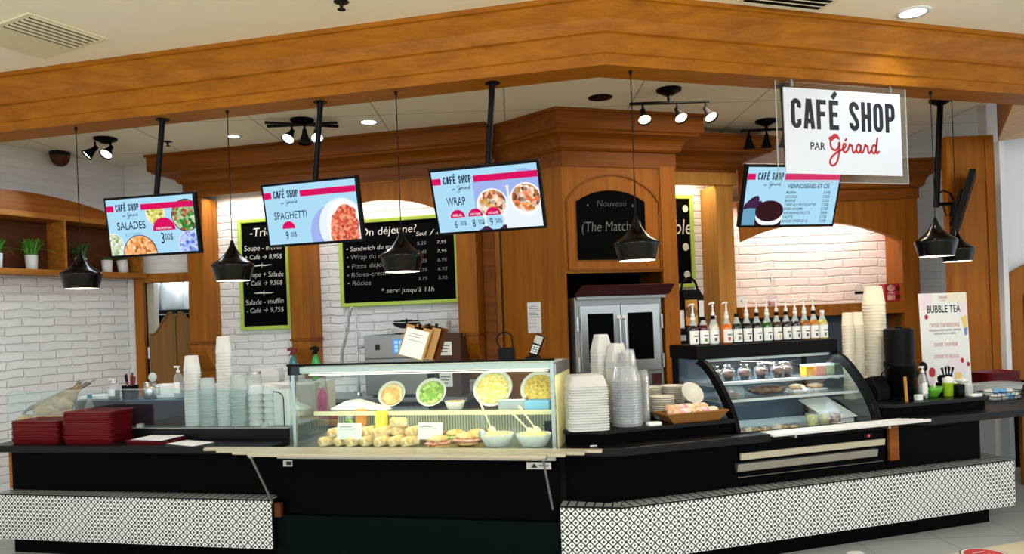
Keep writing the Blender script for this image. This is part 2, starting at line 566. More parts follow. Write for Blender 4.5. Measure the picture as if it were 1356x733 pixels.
brick('soft_brick', 'E4E2DE', 'DDDBD6', .36, .09, .22)
b = B().box(-6, 1.60, 0, .15, 0, 2.36)
struct(b.build('wall_left', 'white_brick', fr='W'))
b = B().box(-6, 1.60, 0, .15, 2.36, CEIL)
struct(b.build('wall_left', 'soft_brick', fr='W'))
b = B().box(-4.66, -4.45, 9.2, 9.35, 0, CEIL).box(-4.45, -3.72, 9.2, 9.35, 2.30, CEIL).box(-3.72, 7.5, 9.2, 9.35, 0, CEIL)
struct(b.build('wall_back', 'soft_brick'))
b = B().box(-5.27, -1.45, 3.23, 3.33, 0, CEIL)
struct(b.build('wall_menu', 'white_brick', fr='L'))
b = B().box(1.99, 3.06, 3.45, 3.55, 0, CEIL)
struct(b.build('wall_menu', 'white_brick', fr='R'))
b = B().box(2.45, 4.66, 9.05, 9.15, 1.60, 3.0)
brick('niche_brick', 'F6EFEA', 'F3EBE6', .42, .098, .65)
struct(b.build('wall_niche', 'niche_brick'))
b = B().box(2.45, 4.66, 9.055, 9.15, 0, 1.60)
struct(b.build('wall_niche', 'blue_grey'))
b = B().box(4.44, 8.5, 7.78, 7.93, 0, .93).box(4.96, 8.5, 7.78, 7.93, .93, CEIL)
struct(b.build('wall_right', 'white_wall'))
b = B().box(4.935, 4.985, 7.56, 7.80, 0, 3.30)
struct(b.build('trim_3', 'white_wall'))
# storeroom behind the swing doors
b = B().box(-5.6, -2.8, 11.6, 11.7, 0, 2.7).box(-5.7, -5.6, 9.35, 11.7, 0, 2.7).box(-2.8, -2.7, 9.35, 11.7, 0, 2.7).box(-5.7, -2.7, 9.35, 11.7, 2.6, 2.7)
struct(b.build('wall_storeroom', 'white_wall'))
lamp('storeroom_light', 'AREA', (-4.1, 10.2, 2.58), 30, COOL, (-4.1, 10.2, 0), .9, .3)

# door casing
b = B().box(-4.56, -4.45, 9.13, 9.24, 0, 2.40).box(-4.45, -3.72, 9.13, 9.24, 2.29, 2.40)
struct(b.build('door_1', 'panel_wood', bevel=.006))
b = B().box(-4.45, -4.37, 9.24, 9.36, 0, 2.29)
struct(b.build('trim_4', 'cream_metal', bevel=.004))

# the wooden storefront beam
bp = [(0,3.303),(0,3.372),(.014,3.380),(.014,3.498),(.034,3.506),(.036,3.535),(.05,3.585),(.08,3.63),(.095,3.655),(.095,3.685),(.115,3.69),(.115,CEIL),(-.25,CEIL),(-.25,3.303)]
b = B().sweep([p2('L', -7.5, 0), (CX, CY), p2('R', 5.4, 0)], bp)
struct(b.build('trim_1', 'beam_wood'), 'wooden crown beam across the shop front')
# beam that returns towards the back at the right-hand end
wood('bleached_wood', 'B98F62', 'DCB98C', 'y')
d = Vector((4.95 - 4.025, 7.60 - 5.917)).normalized(); nn = Vector((d.y, -d.x))
P0 = Vector((4.025, 5.917)); P1 = Vector((4.95, 7.60))
nR = Vector((-math.sin(PR), math.cos(PR)))
def meet(q, w=.24):                                        # where the edge through q leaves the main beam's back face
    return q + d * ((w - (q - CORNER).dot(nR)) / d.dot(nR))
b = B().prism([tuple(meet(P0)), tuple(meet(P0 + nn*.34)), tuple(P1 + nn*.34), tuple(P1)], 'z', 3.32, CEIL)
struct(b.build('trim_2', 'beam_wood', bevel=.006))
b = B().prism([tuple(meet(P0)), tuple(meet(P0 + nn*.34)), tuple(P1 + nn*.34), tuple(P1)], 'z', 3.303, 3.32)
struct(b.build('trim_2', 'bleached_wood'))

# ------------------------------------------------------------------ built-in woodwork
def tr(s_, w, z=0): return Matrix.Translation((-s_, -w, -z))

def pilaster(u0, u1, label):
    t = thing('pilaster', label, 'pilaster', 'L', -(u0+u1)/2, 3.08, 0, group=None)
    hw = abs(u0-u1)/2
    # shaft with a projecting ledge; the foot curls back to the wall
    b = B().box(-hw, hw, -.15, .149, 1.56, 3.245)
    b.build('shaft', 'panel_wood', t, bevel=.006)
    b = B().box(-hw-.012, hw+.012, -.165, .149, 1.535, 1.56)
    b.build('ledge', 'trim_wood', t, bevel=.004)
    curve = [(-.15, 1.535), (-.15, 1.50), (-.142, 1.45), (-.12, 1.40), (-.08, 1.34), (-.03, 1.28), (.02, 1.235), (.07, 1.20), (.11, 1.15), (.13, 1.08), (.149, 1.04), (.149, 1.535)]
    b = B().prism(curve, 'x', -hw+.004, hw-.004)
    b.build('bracket', 'panel_wood', t, bevel=.004)
    return t
pilaster(5.25, 5.03, 'orange wood pilaster with a curled foot, beside the saloon doors')
pilaster(3.94, 3.70, 'orange wood pilaster between the two green-framed menu boards')
pilaster(1.95, 1.73, 'orange wood pilaster between the wide menu board and the tower')

t = thing('filler_panel', 'narrow dark wooden panel recessed between the last pilaster and the tower', 'panel', 'L', -1.50, 3.20, 0)
b = B().box(-.22, -.018, -.02, .02, 0, 3.24); b.build('board', 'trim_wood', t)
b = B().box(-.075, -.022, -.05, -.021, 0, 3.24); b.build('edge_strip', 'panel_wood', t, bevel=.003)
cor = lambda z0, z1, z2, z3, o: [(0,z0),(.015,z0),(.015,z1),(.04,z1+.01),(.06,z1+.03)] + [(.06+(o-.10)*(1-math.cos(a*PI/12)), z1+.03+(z2-z1-.06)*math.sin(a*PI/12)) for a in range(1,7)] + [(o-.03,z2-.012),(o,z2),(o,z3-.03),(o+.02,z3-.025),(o+.02,z3),(0,z3)]
t = thing('cornice', 'wooden cornice running to the ceiling over the menu boards', 'cornice', 'L', -3.4, 2.93, 3.25)
b = B().xf(tr(-3.4, 2.93, 3.25)).sweep([(-5.25, 3.30), (-5.25, 2.93), (-1.50, 2.93)], cor(3.25, 3.40, 3.535, CEIL, .28))
b.build('crown', 'trim_wood', t)
b = B().xf(tr(-3.4, 2.93, 3.25))
b.prism([(-1.95, 2.80)] + [(x, z) for x, z in seg_arch(-3.70, -1.95, 2.80, 3.06)][1:] + [(-3.70, 3.25), (-1.95, 3.25)], 'y', 2.955, 3.0)
b.build('arch_panel', 'panel_wood', t)
for nm, xx, ln in (('menu_wash_light', -4.48, 1.0), ('menu_wash_light', -2.83, 1.4)):
    q = pos('L', xx, 3.03, 3.24)
    lamp(nm, 'AREA', q, 9.0, (1, .88, .74), pos('L', xx, 3.16, 2.2), ln, .04).rotation_euler[2]

# --- oven tower
TA, TB = (.735, 2.62), (1.985, 2.62)
TC = (TA[0] - .414, TA[1] + .799)
S0, W0 = 1.36, 2.9
t = thing('oven_tower', 'tall wooden tower with an arched chalkboard, housing the oven', 'cabinet', 'R', S0, W0, 0)
X0 = tr(S0, W0)
b = B().xf(X0).box(TA[0], 1.806, 2.62, 2.66, 2.13, 3.22)
b.build('front_panel', 'panel_wood', t)
b = B().xf(X0).box(1.806, TB[0], 2.60, 2.66, 0, 3.22).box(1.945, TB[0], 2.66, 3.44, 0, 3.22)
b.build('stile', 'panel_wood', t, bevel=.004)
b = B().xf(X0).prism([TA, (TA[0]+.02, 2.66), (TA[0]+.02, 3.44), (TC[0], 3.44), TC], 'z', 0, 3.22)
b.build('side_panel', 'panel_wood', t)
kx, ky = TC[0]-TA[0], TC[1]-TA[1]
for f0, f1 in ((0.0, .30),):
    nx, ny = -.888*.018, -.46*.018
    q = [(TA[0]+kx*f, TA[1]+ky*f) for f in (f0, f1)]
    b = B().xf(X0).prism([q[0], q[1], (q[1][0]+nx, q[1][1]+ny), (q[0][0]+nx, q[0][1]+ny)], 'z', 0, 3.2)
    b.build('stile', 'panel_wood', t)
b = B().xf(X0).box(TA[0]+.02, 1.945, 3.40, 3.44, 0, 3.22).box(TA[0]+.02, 1.806, 2.66, 3.40, 2.13, 2.17)
b.build('recess_lining', 'black_panel', t)
b = B().xf(X0).sweep([TC, TA, TB, (1.985, 3.44)], cor(3.20, 3.35, 3.53, CEIL, .23))
b.build('cornice', 'trim_wood', t)
# arched moulding and the chalkboard in it
def arched(x0, x1, z0, zs, zp): return [(x0, z0), (x1, z0)] + seg_arch(x0, x1, zs, zp, 20)
o1, o2 = arched(.755, 1.80, 2.155, 2.86, 3.135), arched(.772, 1.783, 2.172, 2.853, 3.115)
b = B().xf(X0)
n = len(o1)
vs = [(x, 2.615, z) for x, z in o1] + [(x, 2.615, z) for x, z in o2] + [(x, 2.602, z) for x, z in o1] + [(x, 2.602, z) for x, z in o2]
fs = []
for i in range(n):
    j = (i+1) % n
    fs += [(2*n+i, 2*n+j, 3*n+j, 3*n+i), (i, 2*n+i, 2*n+j, j)[::-1], (n+i, n+j, 3*n+j, 3*n+i)]
b.add(vs, fs)
b.build('arched_moulding', 'trim_wood', t)
b = B().xf(X0).prism(arched(.866, 1.622, 2.262, 2.85, 2.963), 'y', 2.602, 2.618)
cb = b.build('chalkboard', 'chalkboard', t)
b = B().xf(X0)
b.m(0).text('Nouveau', 1.245, 2.80, .062, y=2.6, bold=-.012, shear=.15, rot=.01)
b.build('chalk_writing', 'chalk_faint', cb)
for x in (.985, 1.482): B().xf(X0).face([(x - .012, 2.6, 2.80), (x + .012, 2.6, 2.80), (x, 2.6, 2.825)]).build('chalk_mark', 'chalk_dim', cb)
b = B().xf(X0).text('(The Matcha!)', 1.24, 2.55, .10, y=2.6, bold=-.020, shear=.15, fit=.66, rot=.03)
b.build('chalk_writing', 'chalk_dim', cb)

# --- short bay with the disc-marked board
S0, W0 = 2.9, 3.2
t = thing('side_bay', 'stepped wooden bay with a lit pillar, right of the tower', 'cabinet', 'R', S0, W0, 0)
X0 = tr(S0, W0)
b = B().xf(X0).sweep([(1.99, 3.10), (3.04, 3.10), (3.04, 3.44)], cor(3.27, 3.30, 3.48, 3.63, .33))
b.build('cornice', 'trim_wood', t)
b = B().xf(X0).box(1.99, 3.05, 3.08, 3.16, 3.13, 3.27).box(2.97, 3.05, 3.16, 3.45, 3.13, 3.27)
b.build('header', 'pale_wood', t, bevel=.005)
b = B().xf(X0).box(2.80, 3.02, 3.11, 3.449, 0, 3.13)
b.build('pillar', 'pale_wood', t, bevel=.006)
lamp('bay_wash_light', 'AREA', pos('R', 2.45, 3.24, 3.24), 6.0, (1, .84, .62), pos('R', 2.45, 3.30, 2.2), .6, .05)

# --- arched niche on the right
t = thing('arched_niche', 'wooden arched niche with a shelf in front of lit white brick', 'cabinet', 'F', 3.5, 8.8, 0)
X0 = tr(3.5, 8.8)
b = B().xf(X0).sweep([(2.63, 8.60), (4.66, 8.60), (4.66, 9.19)], cor(2.90, 3.01, 3.20, 3.31, .22))
b.build('cornice', 'trim_wood', t)
b = B().xf(X0).prism([(4.47, 2.42)] + [q for q in seg_arch(2.54, 4.47, 2.42, 2.665, 48)[1:] if q[0] > 2.64] + [(2.63, 2.93), (4.47, 2.93)], 'y', 8.62, 8.70)
b.build('arch_panel', 'panel_wood', t)
b = B().xf(X0).box(4.47, 4.66, 8.60, 8.70, 0, 2.93).box(4.50, 4.66, 8.70, 9.05, 0, 2.93)
b.build('side_panel', 'panel_wood', t, bevel=.004)
b = B().xf(X0).prism([(2.63, 8.61), (4.50, 8.61), (4.50, 9.05), (2.50, 9.05)], 'z', 1.60, 1.73)
b.build('shelf', 'panel_wood', t, bevel=.004)
lamp('niche_light', 'AREA', (3.5, 8.74, 2.86), 13, (1, .84, .77), (3.5, 8.98, 1.9), 1.7, .04)

# --- tall plain panel at the right-hand end
t = thing('wooden_pillar', 'tall plain wooden panel at the right end, behind the drinks poster', 'pillar', 'F', 4.70, 7.70, 0)
b = B().box(-.24, .145, -.05, .05, .90, 3.38); b.build('board', 'panel_wood', t, bevel=.004)
b = B().box(.148, .233, -.06, .05, .90, 3.38); b.build('edge_strip', 'panel_wood', t, bevel=.004)

# --- wooden shelf unit on the left wall
t = thing('wall_shelf', 'long wooden wall shelf with an arched top on the left brick wall', 'shelf', 'W', .1, -.17, 2.34)
X0 = tr(.1, -.17, 2.34)
b = B().xf(X0).box(-1.40, 1.46, -.33, -.002, 2.345, 2.40); b.build('bottom_board', 'shelf_wood', t, bevel=.004)
b = B().xf(X0).box(-1.40, 1.42, -.33, -.002, 2.935, 2.995); b.build('top_board', 'shelf_wood', t, bevel=.004)
b = B().xf(X0).prism([(-1.40, 2.995), (1.28, 2.995)] + [(x, z) for x, z in seg_arch(-1.28, 1.28, 2.998, 3.20, 20)], 'y', -.31, -.28); b.build('arch_board', 'trim_wood', t)
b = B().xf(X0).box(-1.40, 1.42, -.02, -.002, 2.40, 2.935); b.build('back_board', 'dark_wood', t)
for x in (.46, 1.40, -.46):
    b = B().xf(X0).box(x, x+.022, -.325, -.02, 2.40, 2.935); b.build('divider' if x < 1.4 else 'end_board', 'shelf_wood', t)
# ------------------------------------------------------------------ counters
grid_mat('ledge_tiles', 'A3ADA8', '050607', .058, .30, .012, .12, .1)  # light base stands in for a grazing reflection on dark tile
def fr_box(t, nm, mat, boxes, s0, w0, z0=0, bevel=0.0, label=None):
    b = B().xf(tr(s0, w0, z0))
    for q in boxes: b.box(*q)
    return b.build(nm, mat, t, bevel=bevel, label=label)

S0, W0 = -3.6, .4
t = thing('service_counter', 'black counter with patterned tile base, left of the deli case', 'counter', 'L', S0, W0, 0)
fr_box(t, 'worktop', 'black_laminate', [(-4.93, -2.475, -.02, .78, .812, .865)], S0, W0, 0, .006)
fr_box(t, 'ledge', 'black_laminate', [(-4.93, -2.50, .31, .78, .866, .945)], S0, W0)
fr_box(t, 'ledge_trim', 'dull_steel', [(-4.93, -2.495, .30, .78, .9455, .954)], S0, W0, 0, .002)
fr_box(t, 'front_panel', 'black_panel', [(-4.84, -2.475, .12, .16, .10, .811)], S0, W0)
fr_box(t, 'tile_panel', 'pattern_tile', [(-4.87, -2.472, 0, .06, .133, .478)], S0, W0)
fr_box(t, 'tile_edge', 'black_laminate', [(-4.87, -2.472, -.006, .06, .4785, .487), (-2.4715, -2.462, -.004, .10, .133, .487)], S0, W0)
b = B().xf(tr(S0, W0)).prism([(.0, .4875), (.002, .4892), (.118, .4925), (.118, .4875)], 'x', -4.87, -2.472)
b.build('tile_ledge', 'ledge_tiles', t)
fr_box(t, 'kickplate', 'black_panel', [(-4.82, -2.475, .10, .119, 0, .133)], S0, W0)
fr_box(t, 'end_panel', 'panel_wood', [(-4.875, -4.841, .125, .75, .50, .811)], S0, W0)
fr_box(t, 'wood_block', 'dark_wood', [(-2.460, -2.41, .012, .047, .36, .46)], S0, W0)

S0, W0 = 1.3, .4
t = thing('service_counter', 'angled black counter with patterned tile base, running from the deli case to the right end', 'counter', 'R', S0, W0, 0)
XR = tr(S0, W0)
da = -(PL + PR)                                            # left run seen from the right run's frame
XL = XR @ Matrix.Rotation(da, 4, 'Z')                      # geometry given in the left run's coordinates
def Lr(x, y):
    q = Matrix.Rotation(da, 4, 'Z') @ Vector((x, y, 0)); return (q.x, q.y)
def mit(w):                                                # corner point of the two runs at offset w
    h = (PL + PR) / 2
    return (-w * math.sin(h) / math.cos(h) * 1.0, w) if False else (-w * math.tan(h), w)
def run(t, nm, mat, x0, x1, wa, wb, z0, z1, bevel=0.0):
    b = B().xf(XR).prism([Lr(x0, wa), mit(wa), (x1, wa), (x1, wb), mit(wb), Lr(x0, wb)], 'z', z0, z1)
    return b.build(nm, mat, t, bevel=bevel)
b = B().xf(XR).prism([Lr(-.385, -.02), mit(-.02), (1.12, -.02), (1.12, .105), (.96, .105), (.96, .78), mit(.78), Lr(-.385, .78)], 'z', .812, .865)
b.build('worktop', 'black_laminate', t, bevel=.006)
b = B().xf(XR).prism([Lr(-.372, .17), mit(.17), (.955, .17), (.955, .78), mit(.78), Lr(-.372, .78)], 'z', .866, .930)
b.build('ledge', 'black_panel', t)
b = B().xf(XR).prism([Lr(-.382, .145), mit(.145), (.958, .145), (.958, .78), mit(.78), Lr(-.382, .78)], 'z', .9305, .956)
b.build('ledge_top', 'black_laminate', t, bevel=.004)
b = B().xf(XR).prism([Lr(-.37, .12), mit(.12), (.95, .12), (.95, .16), mit(.16), Lr(-.37, .16)], 'z', .10, .811)
b.build('front_panel', 'black_panel', t)
fr_box(t, 'front_panel', 'black_panel', [(.951, 2.225, .125, .165, .10, .545), (2.226, 3.13, .12, .16, .10, .811), (3.09, 3.13, .16, .7, .10, .811)], S0, W0)
fr_box(t, 'wood_cheek', 'trim_wood', [(2.235, 2.32, .095, .119, .56, .811)], S0, W0)
b = B().xf(XR).prism([(2.49, -.02), (4.9, -.02), (4.9, 1.45), (3.5, 1.45), (3.35, .80), (2.235, .80), (2.235, .125), (2.34, .105)], 'z', .812, .865)
b.build('worktop', 'black_laminate', t, bevel=.006)
fr_box(t, 'ledge', 'black_panel', [(2.26, 3.26, .18, .79, .866, .930)], S0, W0)
b = B().xf(XR).prism([(2.345, .15), (3.275, .15), (3.275, .79), (2.237, .79), (2.237, .26)], 'z', .9305, .960)
b.build('ledge_top', 'black_laminate', t, bevel=.004)
b = B().box(-.392, -.0005, 0, .06, .133, .478); b.build('tile_panel', 'pattern_tile', t, loc=(-S0, -W0, 0), rot=(0, 0, da))
b = B().xf(XR).box(.0005, 3.325, 0, .06, .133, .478); b.build('tile_panel', 'pattern_tile', t)
b = B().xf(XR).box(3.255, 3.325, .0605, .70, .133, .478); b.build('tile_panel', 'pattern_tile', t)
b = B().xf(XR).prism([Lr(-.392, -.006), mit(-.006), (3.332, -.006), (3.332, .70), (3.24, .70), (3.24, .06), mit(.06), Lr(-.392, .06)], 'z', .4785, .487)
b.build('tile_edge', 'black_laminate', t)
b = B().prism([(.0, .4875), (.002, .4892), (.118, .4925), (.118, .4875)], 'x', -.392, 0); b.build('tile_ledge', 'ledge_tiles', t, loc=(-S0, -W0, 0), rot=(0, 0, da))
b = B().xf(XR).prism([(.0, .4875), (.002, .4892), (.118, .4925), (.118, .4875)], 'x', 0, 3.33); b.build('tile_ledge', 'ledge_tiles', t)
g_ = grid_mat('ledge_tiles_side', 'A3ADA8', '050607', .30, .058, .012, .2, .1)  # same lightened base, with the reflection put into the colour
b = B().xf(XR).prism([(3.33, .4875), (3.328, .4892), (3.14, .4925), (3.14, .4875)], 'y', .12, .70); b.build('tile_ledge', 'ledge_tiles_side', t)
b = B().xf(XR).prism([Lr(-.392, .10), mit(.10), (3.17, .10), (3.17, .119), mit(.119), Lr(-.392, .119)], 'z', 0, .133)
b.build('kickplate', 'black_panel', t)
fr_box(t, 'kickplate', 'black_panel', [(3.15, 3.17, .12, .7, 0, .133)], S0, W0)

# ------------------------------------------------------------------ slatted tray rails
t = thing('tray_rail', 'cream slatted tray rail folded out in front of the deli case', 'tray rail', 'L', -1.5, -.13, .84)
X0 = tr(-1.5, -.13, .84)
for a, c_, w0 in ((-2.95, -.10, -.086), (-2.80, -.20, -.152), (-2.63, -.31, -.218), (-2.47, -.42, -.284)):
    b = B().xf(X0).box(a, c_, w0, w0 + .062, .845, .866); b.build('slat', 'cream_metal', t, bevel=.006)
for x in (-2.455, -.44):
    b = B().xf(X0).tube([(x, -.26, .838), (x, -.012, .47)], .008, 8); b.build('stay', 'dull_steel', t)
    b = B().xf(X0).box(x - .012, x + .012, -.27, .03, .834, .8445); b.build('bracket', 'dull_steel', t)
t = thing('tray_rail', 'white slatted tray rail in front of the curved pastry case', 'tray rail', 'R', 1.8, .02, .84)
X0 = tr(1.8, .02, .84)
for i in range(5):
    w0 = -.05 + i * .031
    b = B().xf(X0).box(1.125, 2.48 - i * .035, w0, w0 + .026, .846 , .866); b.build('slat', 'white_metal', t, bevel=.005)
for x in (1.3, 2.1):
    b = B().xf(X0).box(x, x + .02, -.04, .112, .826, .8455); b.build('bracket', 'dull_steel', t)

# ------------------------------------------------------------------ deli case
foam('lit_panel', 'F4EFD2', .5)
S0, W0 = -1.43, .42
t = thing('deli_case', 'black deli display case with a square glass top full of sandwiches and salads', 'display case', 'L', S0, W0, 0)
X0 = tr(S0, W0)
fr_box(t, 'body', 'black_panel', [(-2.47, -.40, .07, .80, .37, .79)], S0, W0, 0, .004)
fr_box(t, 'kick_panel', 'kick_black', [(-2.47, -.40, .05, .80, .0, .365)], S0, W0, 0, .004)
fr_box(t, 'trim_strip', 'white_metal', [(-2.44, -.42, .04, .069, .772, .80)], S0, W0, 0, .003)
fr_box(t, 'deck', 'steel', [(-2.45, -.41, .05, .80, .801, .835)], S0, W0)
for x0, x1, wd in ((-2.405, -2.335, 1), (-.62, -.455, 2)):
    b = B().xf(X0).m(0).box(x0, x1, .062, .0695, .712, .757)
    if wd == 1: b.m(1).box(x0 + .026, x1 - .004, .060, .0615, .722, .748)
    else:
        b.m(1).prism([(x0+.03, .722), (x0+.075, .722), (x0+.0525, .75)], 'y', .060, .0615)
        b.box(x0+.085, x1-.015, .060, .0615, .731, .739)
    b.build('badge', ['white_plastic', 'navy_ink'], t)
def gpane(b, p): return b.face(p)
b = B().xf(X0).prism([(.050, .836), (.085, 1.425), (.091, 1.425), (.056, .836)], 'x', -2.33, -.43); b.build('front_glass', 'case_glass', t)
for x in (-2.345, -.425):
    b = B().xf(X0).prism([(.06, .836), (.09, 1.425), (.62, 1.40), (.70, .95), (.70, .836)], 'x', x, x + .008); b.build('end_glass', 'case_glass', t)
b = B().xf(X0).prism([(.092, 1.426), (.092, 1.432), (.62, 1.407), (.62, 1.401)], 'x', -2.33, -.43); b.build('top_glass', 'case_glass', t)
fr_box(t, 'top_rail', 'black_plastic', [(-2.36, -.41, .075, .092, 1.426, 1.440)], S0, W0)
fr_box(t, 'top_rail', 'black_plastic', [(-2.36, -2.28, .092, .20, 1.36, 1.436)], S0, W0)
fr_box(t, 'top_rail', 'dull_steel', [(-.424, -.405, .10, .66, 1.33, 1.405), (-2.36, -.425, .62, .66, 1.36, 1.405)], S0, W0)
b = B().xf(X0).prism([(.10, 1.415), (.135, 1.415), (.135, 1.365), (.10, 1.375)], 'x', -2.27, -.44); b.build('lamp_housing', 'white_metal', t)
fr_box(t, 'led_strip', 'led_strip', [(-2.2, -.46, .104, .122, 1.356, 1.3600)], S0, W0)
lamp('deli_light', 'AREA', pos('L', -1.33, .14, 1.34), 7, (1, .88, .55), pos('L', -1.33, .38, .85), 1.8, .03)
for x in (-2.335, -.445):
    fr_box(t, 'post', 'steel', [(x, x + .024, .094, .118, .836, 1.42)], S0, W0)
fr_box(t, 'shelf', 'case_glass', [(-2.30, -.45, .36, .72, 1.05, 1.058)], S0, W0)
fr_box(t, 'shelf_edge', 'lit_panel', [(-2.30, -.45, .345, .36, 1.035, 1.066)], S0, W0)
for x in (-2.27, -1.38, -.49):
    fr_box(t, 'shelf_bracket', 'steel', [(x, x + .012, .40, .72, 1.03, 1.0495)], S0, W0)
grid_mat('lattice', 'E6E3CC', '8E8B72', .022, .022, .009, .4, .02)
b = B().xf(X0).box(-2.30, -.45, .735, .745, .836, 1.03); b.build('rear_grille', 'lattice', t)
fr_box(t, 'end_panel', 'lit_panel', [(-.416, -.405, .12, .66, .836, 1.325)], S0, W0)
# ------------------------------------------------------------------ pastry case
S0, W0 = 1.59, .55
t = thing('pastry_case', 'black refrigerated pastry case with curved front glass and syrup bottles on its roof', 'display case', 'R', S0, W0, 0)
X0 = tr(S0, W0)
prof = [(.60, 1.345), (.56, 1.338), (.50, 1.312), (.43, 1.262), (.36, 1.196), (.29, 1.12), (.23, 1.04), (.18, .95), (.15, .86)]
SA, SB = .965, 2.215
inner = [(w + .012, z - .010) for w, z in prof]
b = B().xf(X0).m(0, True).prism(prof + inner[::-1], 'x', SA + .036, SB - .036); b.m(0, False)
b.build('curved_glass', 'curved_glass', t)
for x in (SA, SB - .035):
    o2 = [(w + .05, z - .03) for w, z in prof]
    b = B().xf(X0).prism([(w - .008, z + .008) for w, z in prof] + o2[::-1], 'x', x, x + .035); b.build('glass_frame', 'black_metal', t)
    b = B().xf(X0).prism([(w + .05, z - .03) for w, z in prof] + [(.19, .80), (.95, .80), (.95, 1.31)], 'x', x + .012, x + .018); b.build('side_glass', 'curved_glass', t)
    b = B().xf(X0).ball((x + .017, .66, 1.36), .022, 1.0, .6, 1); b.build('hinge_cap', 'steel', t)
fr_box(t, 'roof', 'black_metal', [(SA - .02, SB + .01, .585, 1.0, 1.347, 1.452)], S0, W0, 0, .006)
fr_box(t, 'post', 'black_metal', [(SA, SA + .035, .95, 1.0, .79, 1.346)], S0, W0)
fr_box(t, 'post', 'black_metal', [(SB - .035, SB, .95, 1.0, .79, 1.346)], S0, W0)
fr_box(t, 'back_panel', 'blue_grey', [(SA + .036, SB - .036, .97, .98, .79, 1.346)], S0, W0)
fr_box(t, 'base', 'black_panel', [(SA, SB, .12, 1.0, .56, .79)], S0, W0, 0, .004)
fr_box(t, 'deck', 'white_metal', [(SA + .03, SB - .03, .13, .96, .7905, .80)], S0, W0)
fr_box(t, 'sill', 'black_metal', [(SA, SB, .115, .15, .79, .862)], S0, W0, 0, .003)
b = B().xf(X0).prism([(.095, .725), (.119, .725), (.119, .68), (.10, .68)], 'x', SA + .0, SB - .02); b.build('trim_strip', 'cream_metal', t, bevel=.002)
b = B().xf(X0).prism([(.08, .658), (.119, .66), (.119, .60), (.09, .605)], 'x', SA - .04, SB - .10); b.build('trim_strip', 'dull_steel', t, bevel=.002)
glow('red_led', 'FF5A6A', 1.6)
b = B().xf(X0).m(0).box(2.02, 2.10, .112, .1195, .742, .772).m(1).text('15', 2.06, .748, .017, y=.1115, bold=.02); b.build('display', ['black_plastic', 'red_led'], t)
glass('shelf_glass', (.93, .97, .97), .7, haze=.12)
for w0, z in ((.47, 1.165), (.33, 1.055)):
    fr_box(t, 'shelf', 'shelf_glass', [(SA + .04, SB - .04, w0, .95, z, z + .006)], S0, W0)
    b = B().xf(X0).m(0).box(SA + .04, SB - .04, w0 - .006, w0, z - .008, z + .010)
    b.build('shelf_edge', 'white_metal', t)
    for x in (SA + .07, SB - .08): fr_box(t, 'shelf_bracket', 'white_metal', [(x, x + .01, w0 + .02, .95, z - .022, z - .001)], S0, W0)
fr_box(t, 'lamp_housing', 'white_metal', [(SA + .05, SB - .05, .62, .66, 1.325, 1.346)], S0, W0)
lamp('pastry_light', 'AREA', pos('R', 1.59, .64, 1.322), 11, (.86, .95, 1.0), pos('R', 1.59, .52, .9), 1.1, .03)
# ------------------------------------------------------------------ hanging screens
def catmull(P, k=6):
    out = []
    for i in range(len(P) - 1):
        p0, p1, p2_, p3 = P[max(0, i-1)], P[i], P[i+1], P[min(len(P)-1, i+2)]
        for j in range(k):
            t = j / k
            out.append(tuple(.5*((2*p1[a]) + (-p0[a]+p2_[a])*t + (2*p0[a]-5*p1[a]+4*p2_[a]-p3[a])*t*t + (-p0[a]+3*p1[a]-3*p2_[a]+p3[a])*t**3) for a in (0, 1)))
    return out + [P[-1]]
SCRIPT = [
 [(1.75,1.75),(1.3,2.15),(.65,1.95),(.35,1.2),(.55,.45),(1.1,.25),(1.55,.6),(1.75,1.3),(1.72,.3),(1.35,-1.15),(.7,-1.75),(.2,-1.5),(.35,-.85),(1.2,-.1),(2.2,.35)],
 [(2.2,.35),(2.6,.65),(2.75,1.0),(2.5,1.12),(2.3,.7),(2.38,.18),(2.7,.02),(3.1,.35)],
 [(2.62,1.45),(2.95,1.85)],
 [(3.1,.35),(3.42,1.12),(3.5,.9),(3.78,.92),(3.8,.5),(3.9,.08),(4.15,.05),(4.45,.45)],
 [(5.1,.95),(4.8,1.1),(4.5,.7),(4.5,.22),(4.8,.02),(5.1,.45),(5.2,1.05),(5.15,.3),(5.35,.02),(5.65,.35)],
 [(5.65,.35),(5.92,1.12),(6.0,.9),(6.28,.92),(6.3,.5),(6.4,.08),(6.6,.05),(6.9,.45)],
 [(7.6,.95),(7.3,1.1),(7.0,.7),(7.0,.22),(7.3,.02),(7.6,.45),(7.95,2.1),(7.7,.45),(7.8,.02),(8.2,.35)]]
def gerard(b, x, z, u, wd, y=-.001):
    for st in SCRIPT:
        b.ribbon([(x + p*u, z + q*u) for p, q in catmull(st)], wd, y)
def ell(cx, cz, rx, rz, a0, a1, n=8): return [(cx + rx*math.cos(math.radians(a0 + (a1-a0)*i/n)), cz + rz*math.sin(math.radians(a0 + (a1-a0)*i/n))) for i in range(n+1)]
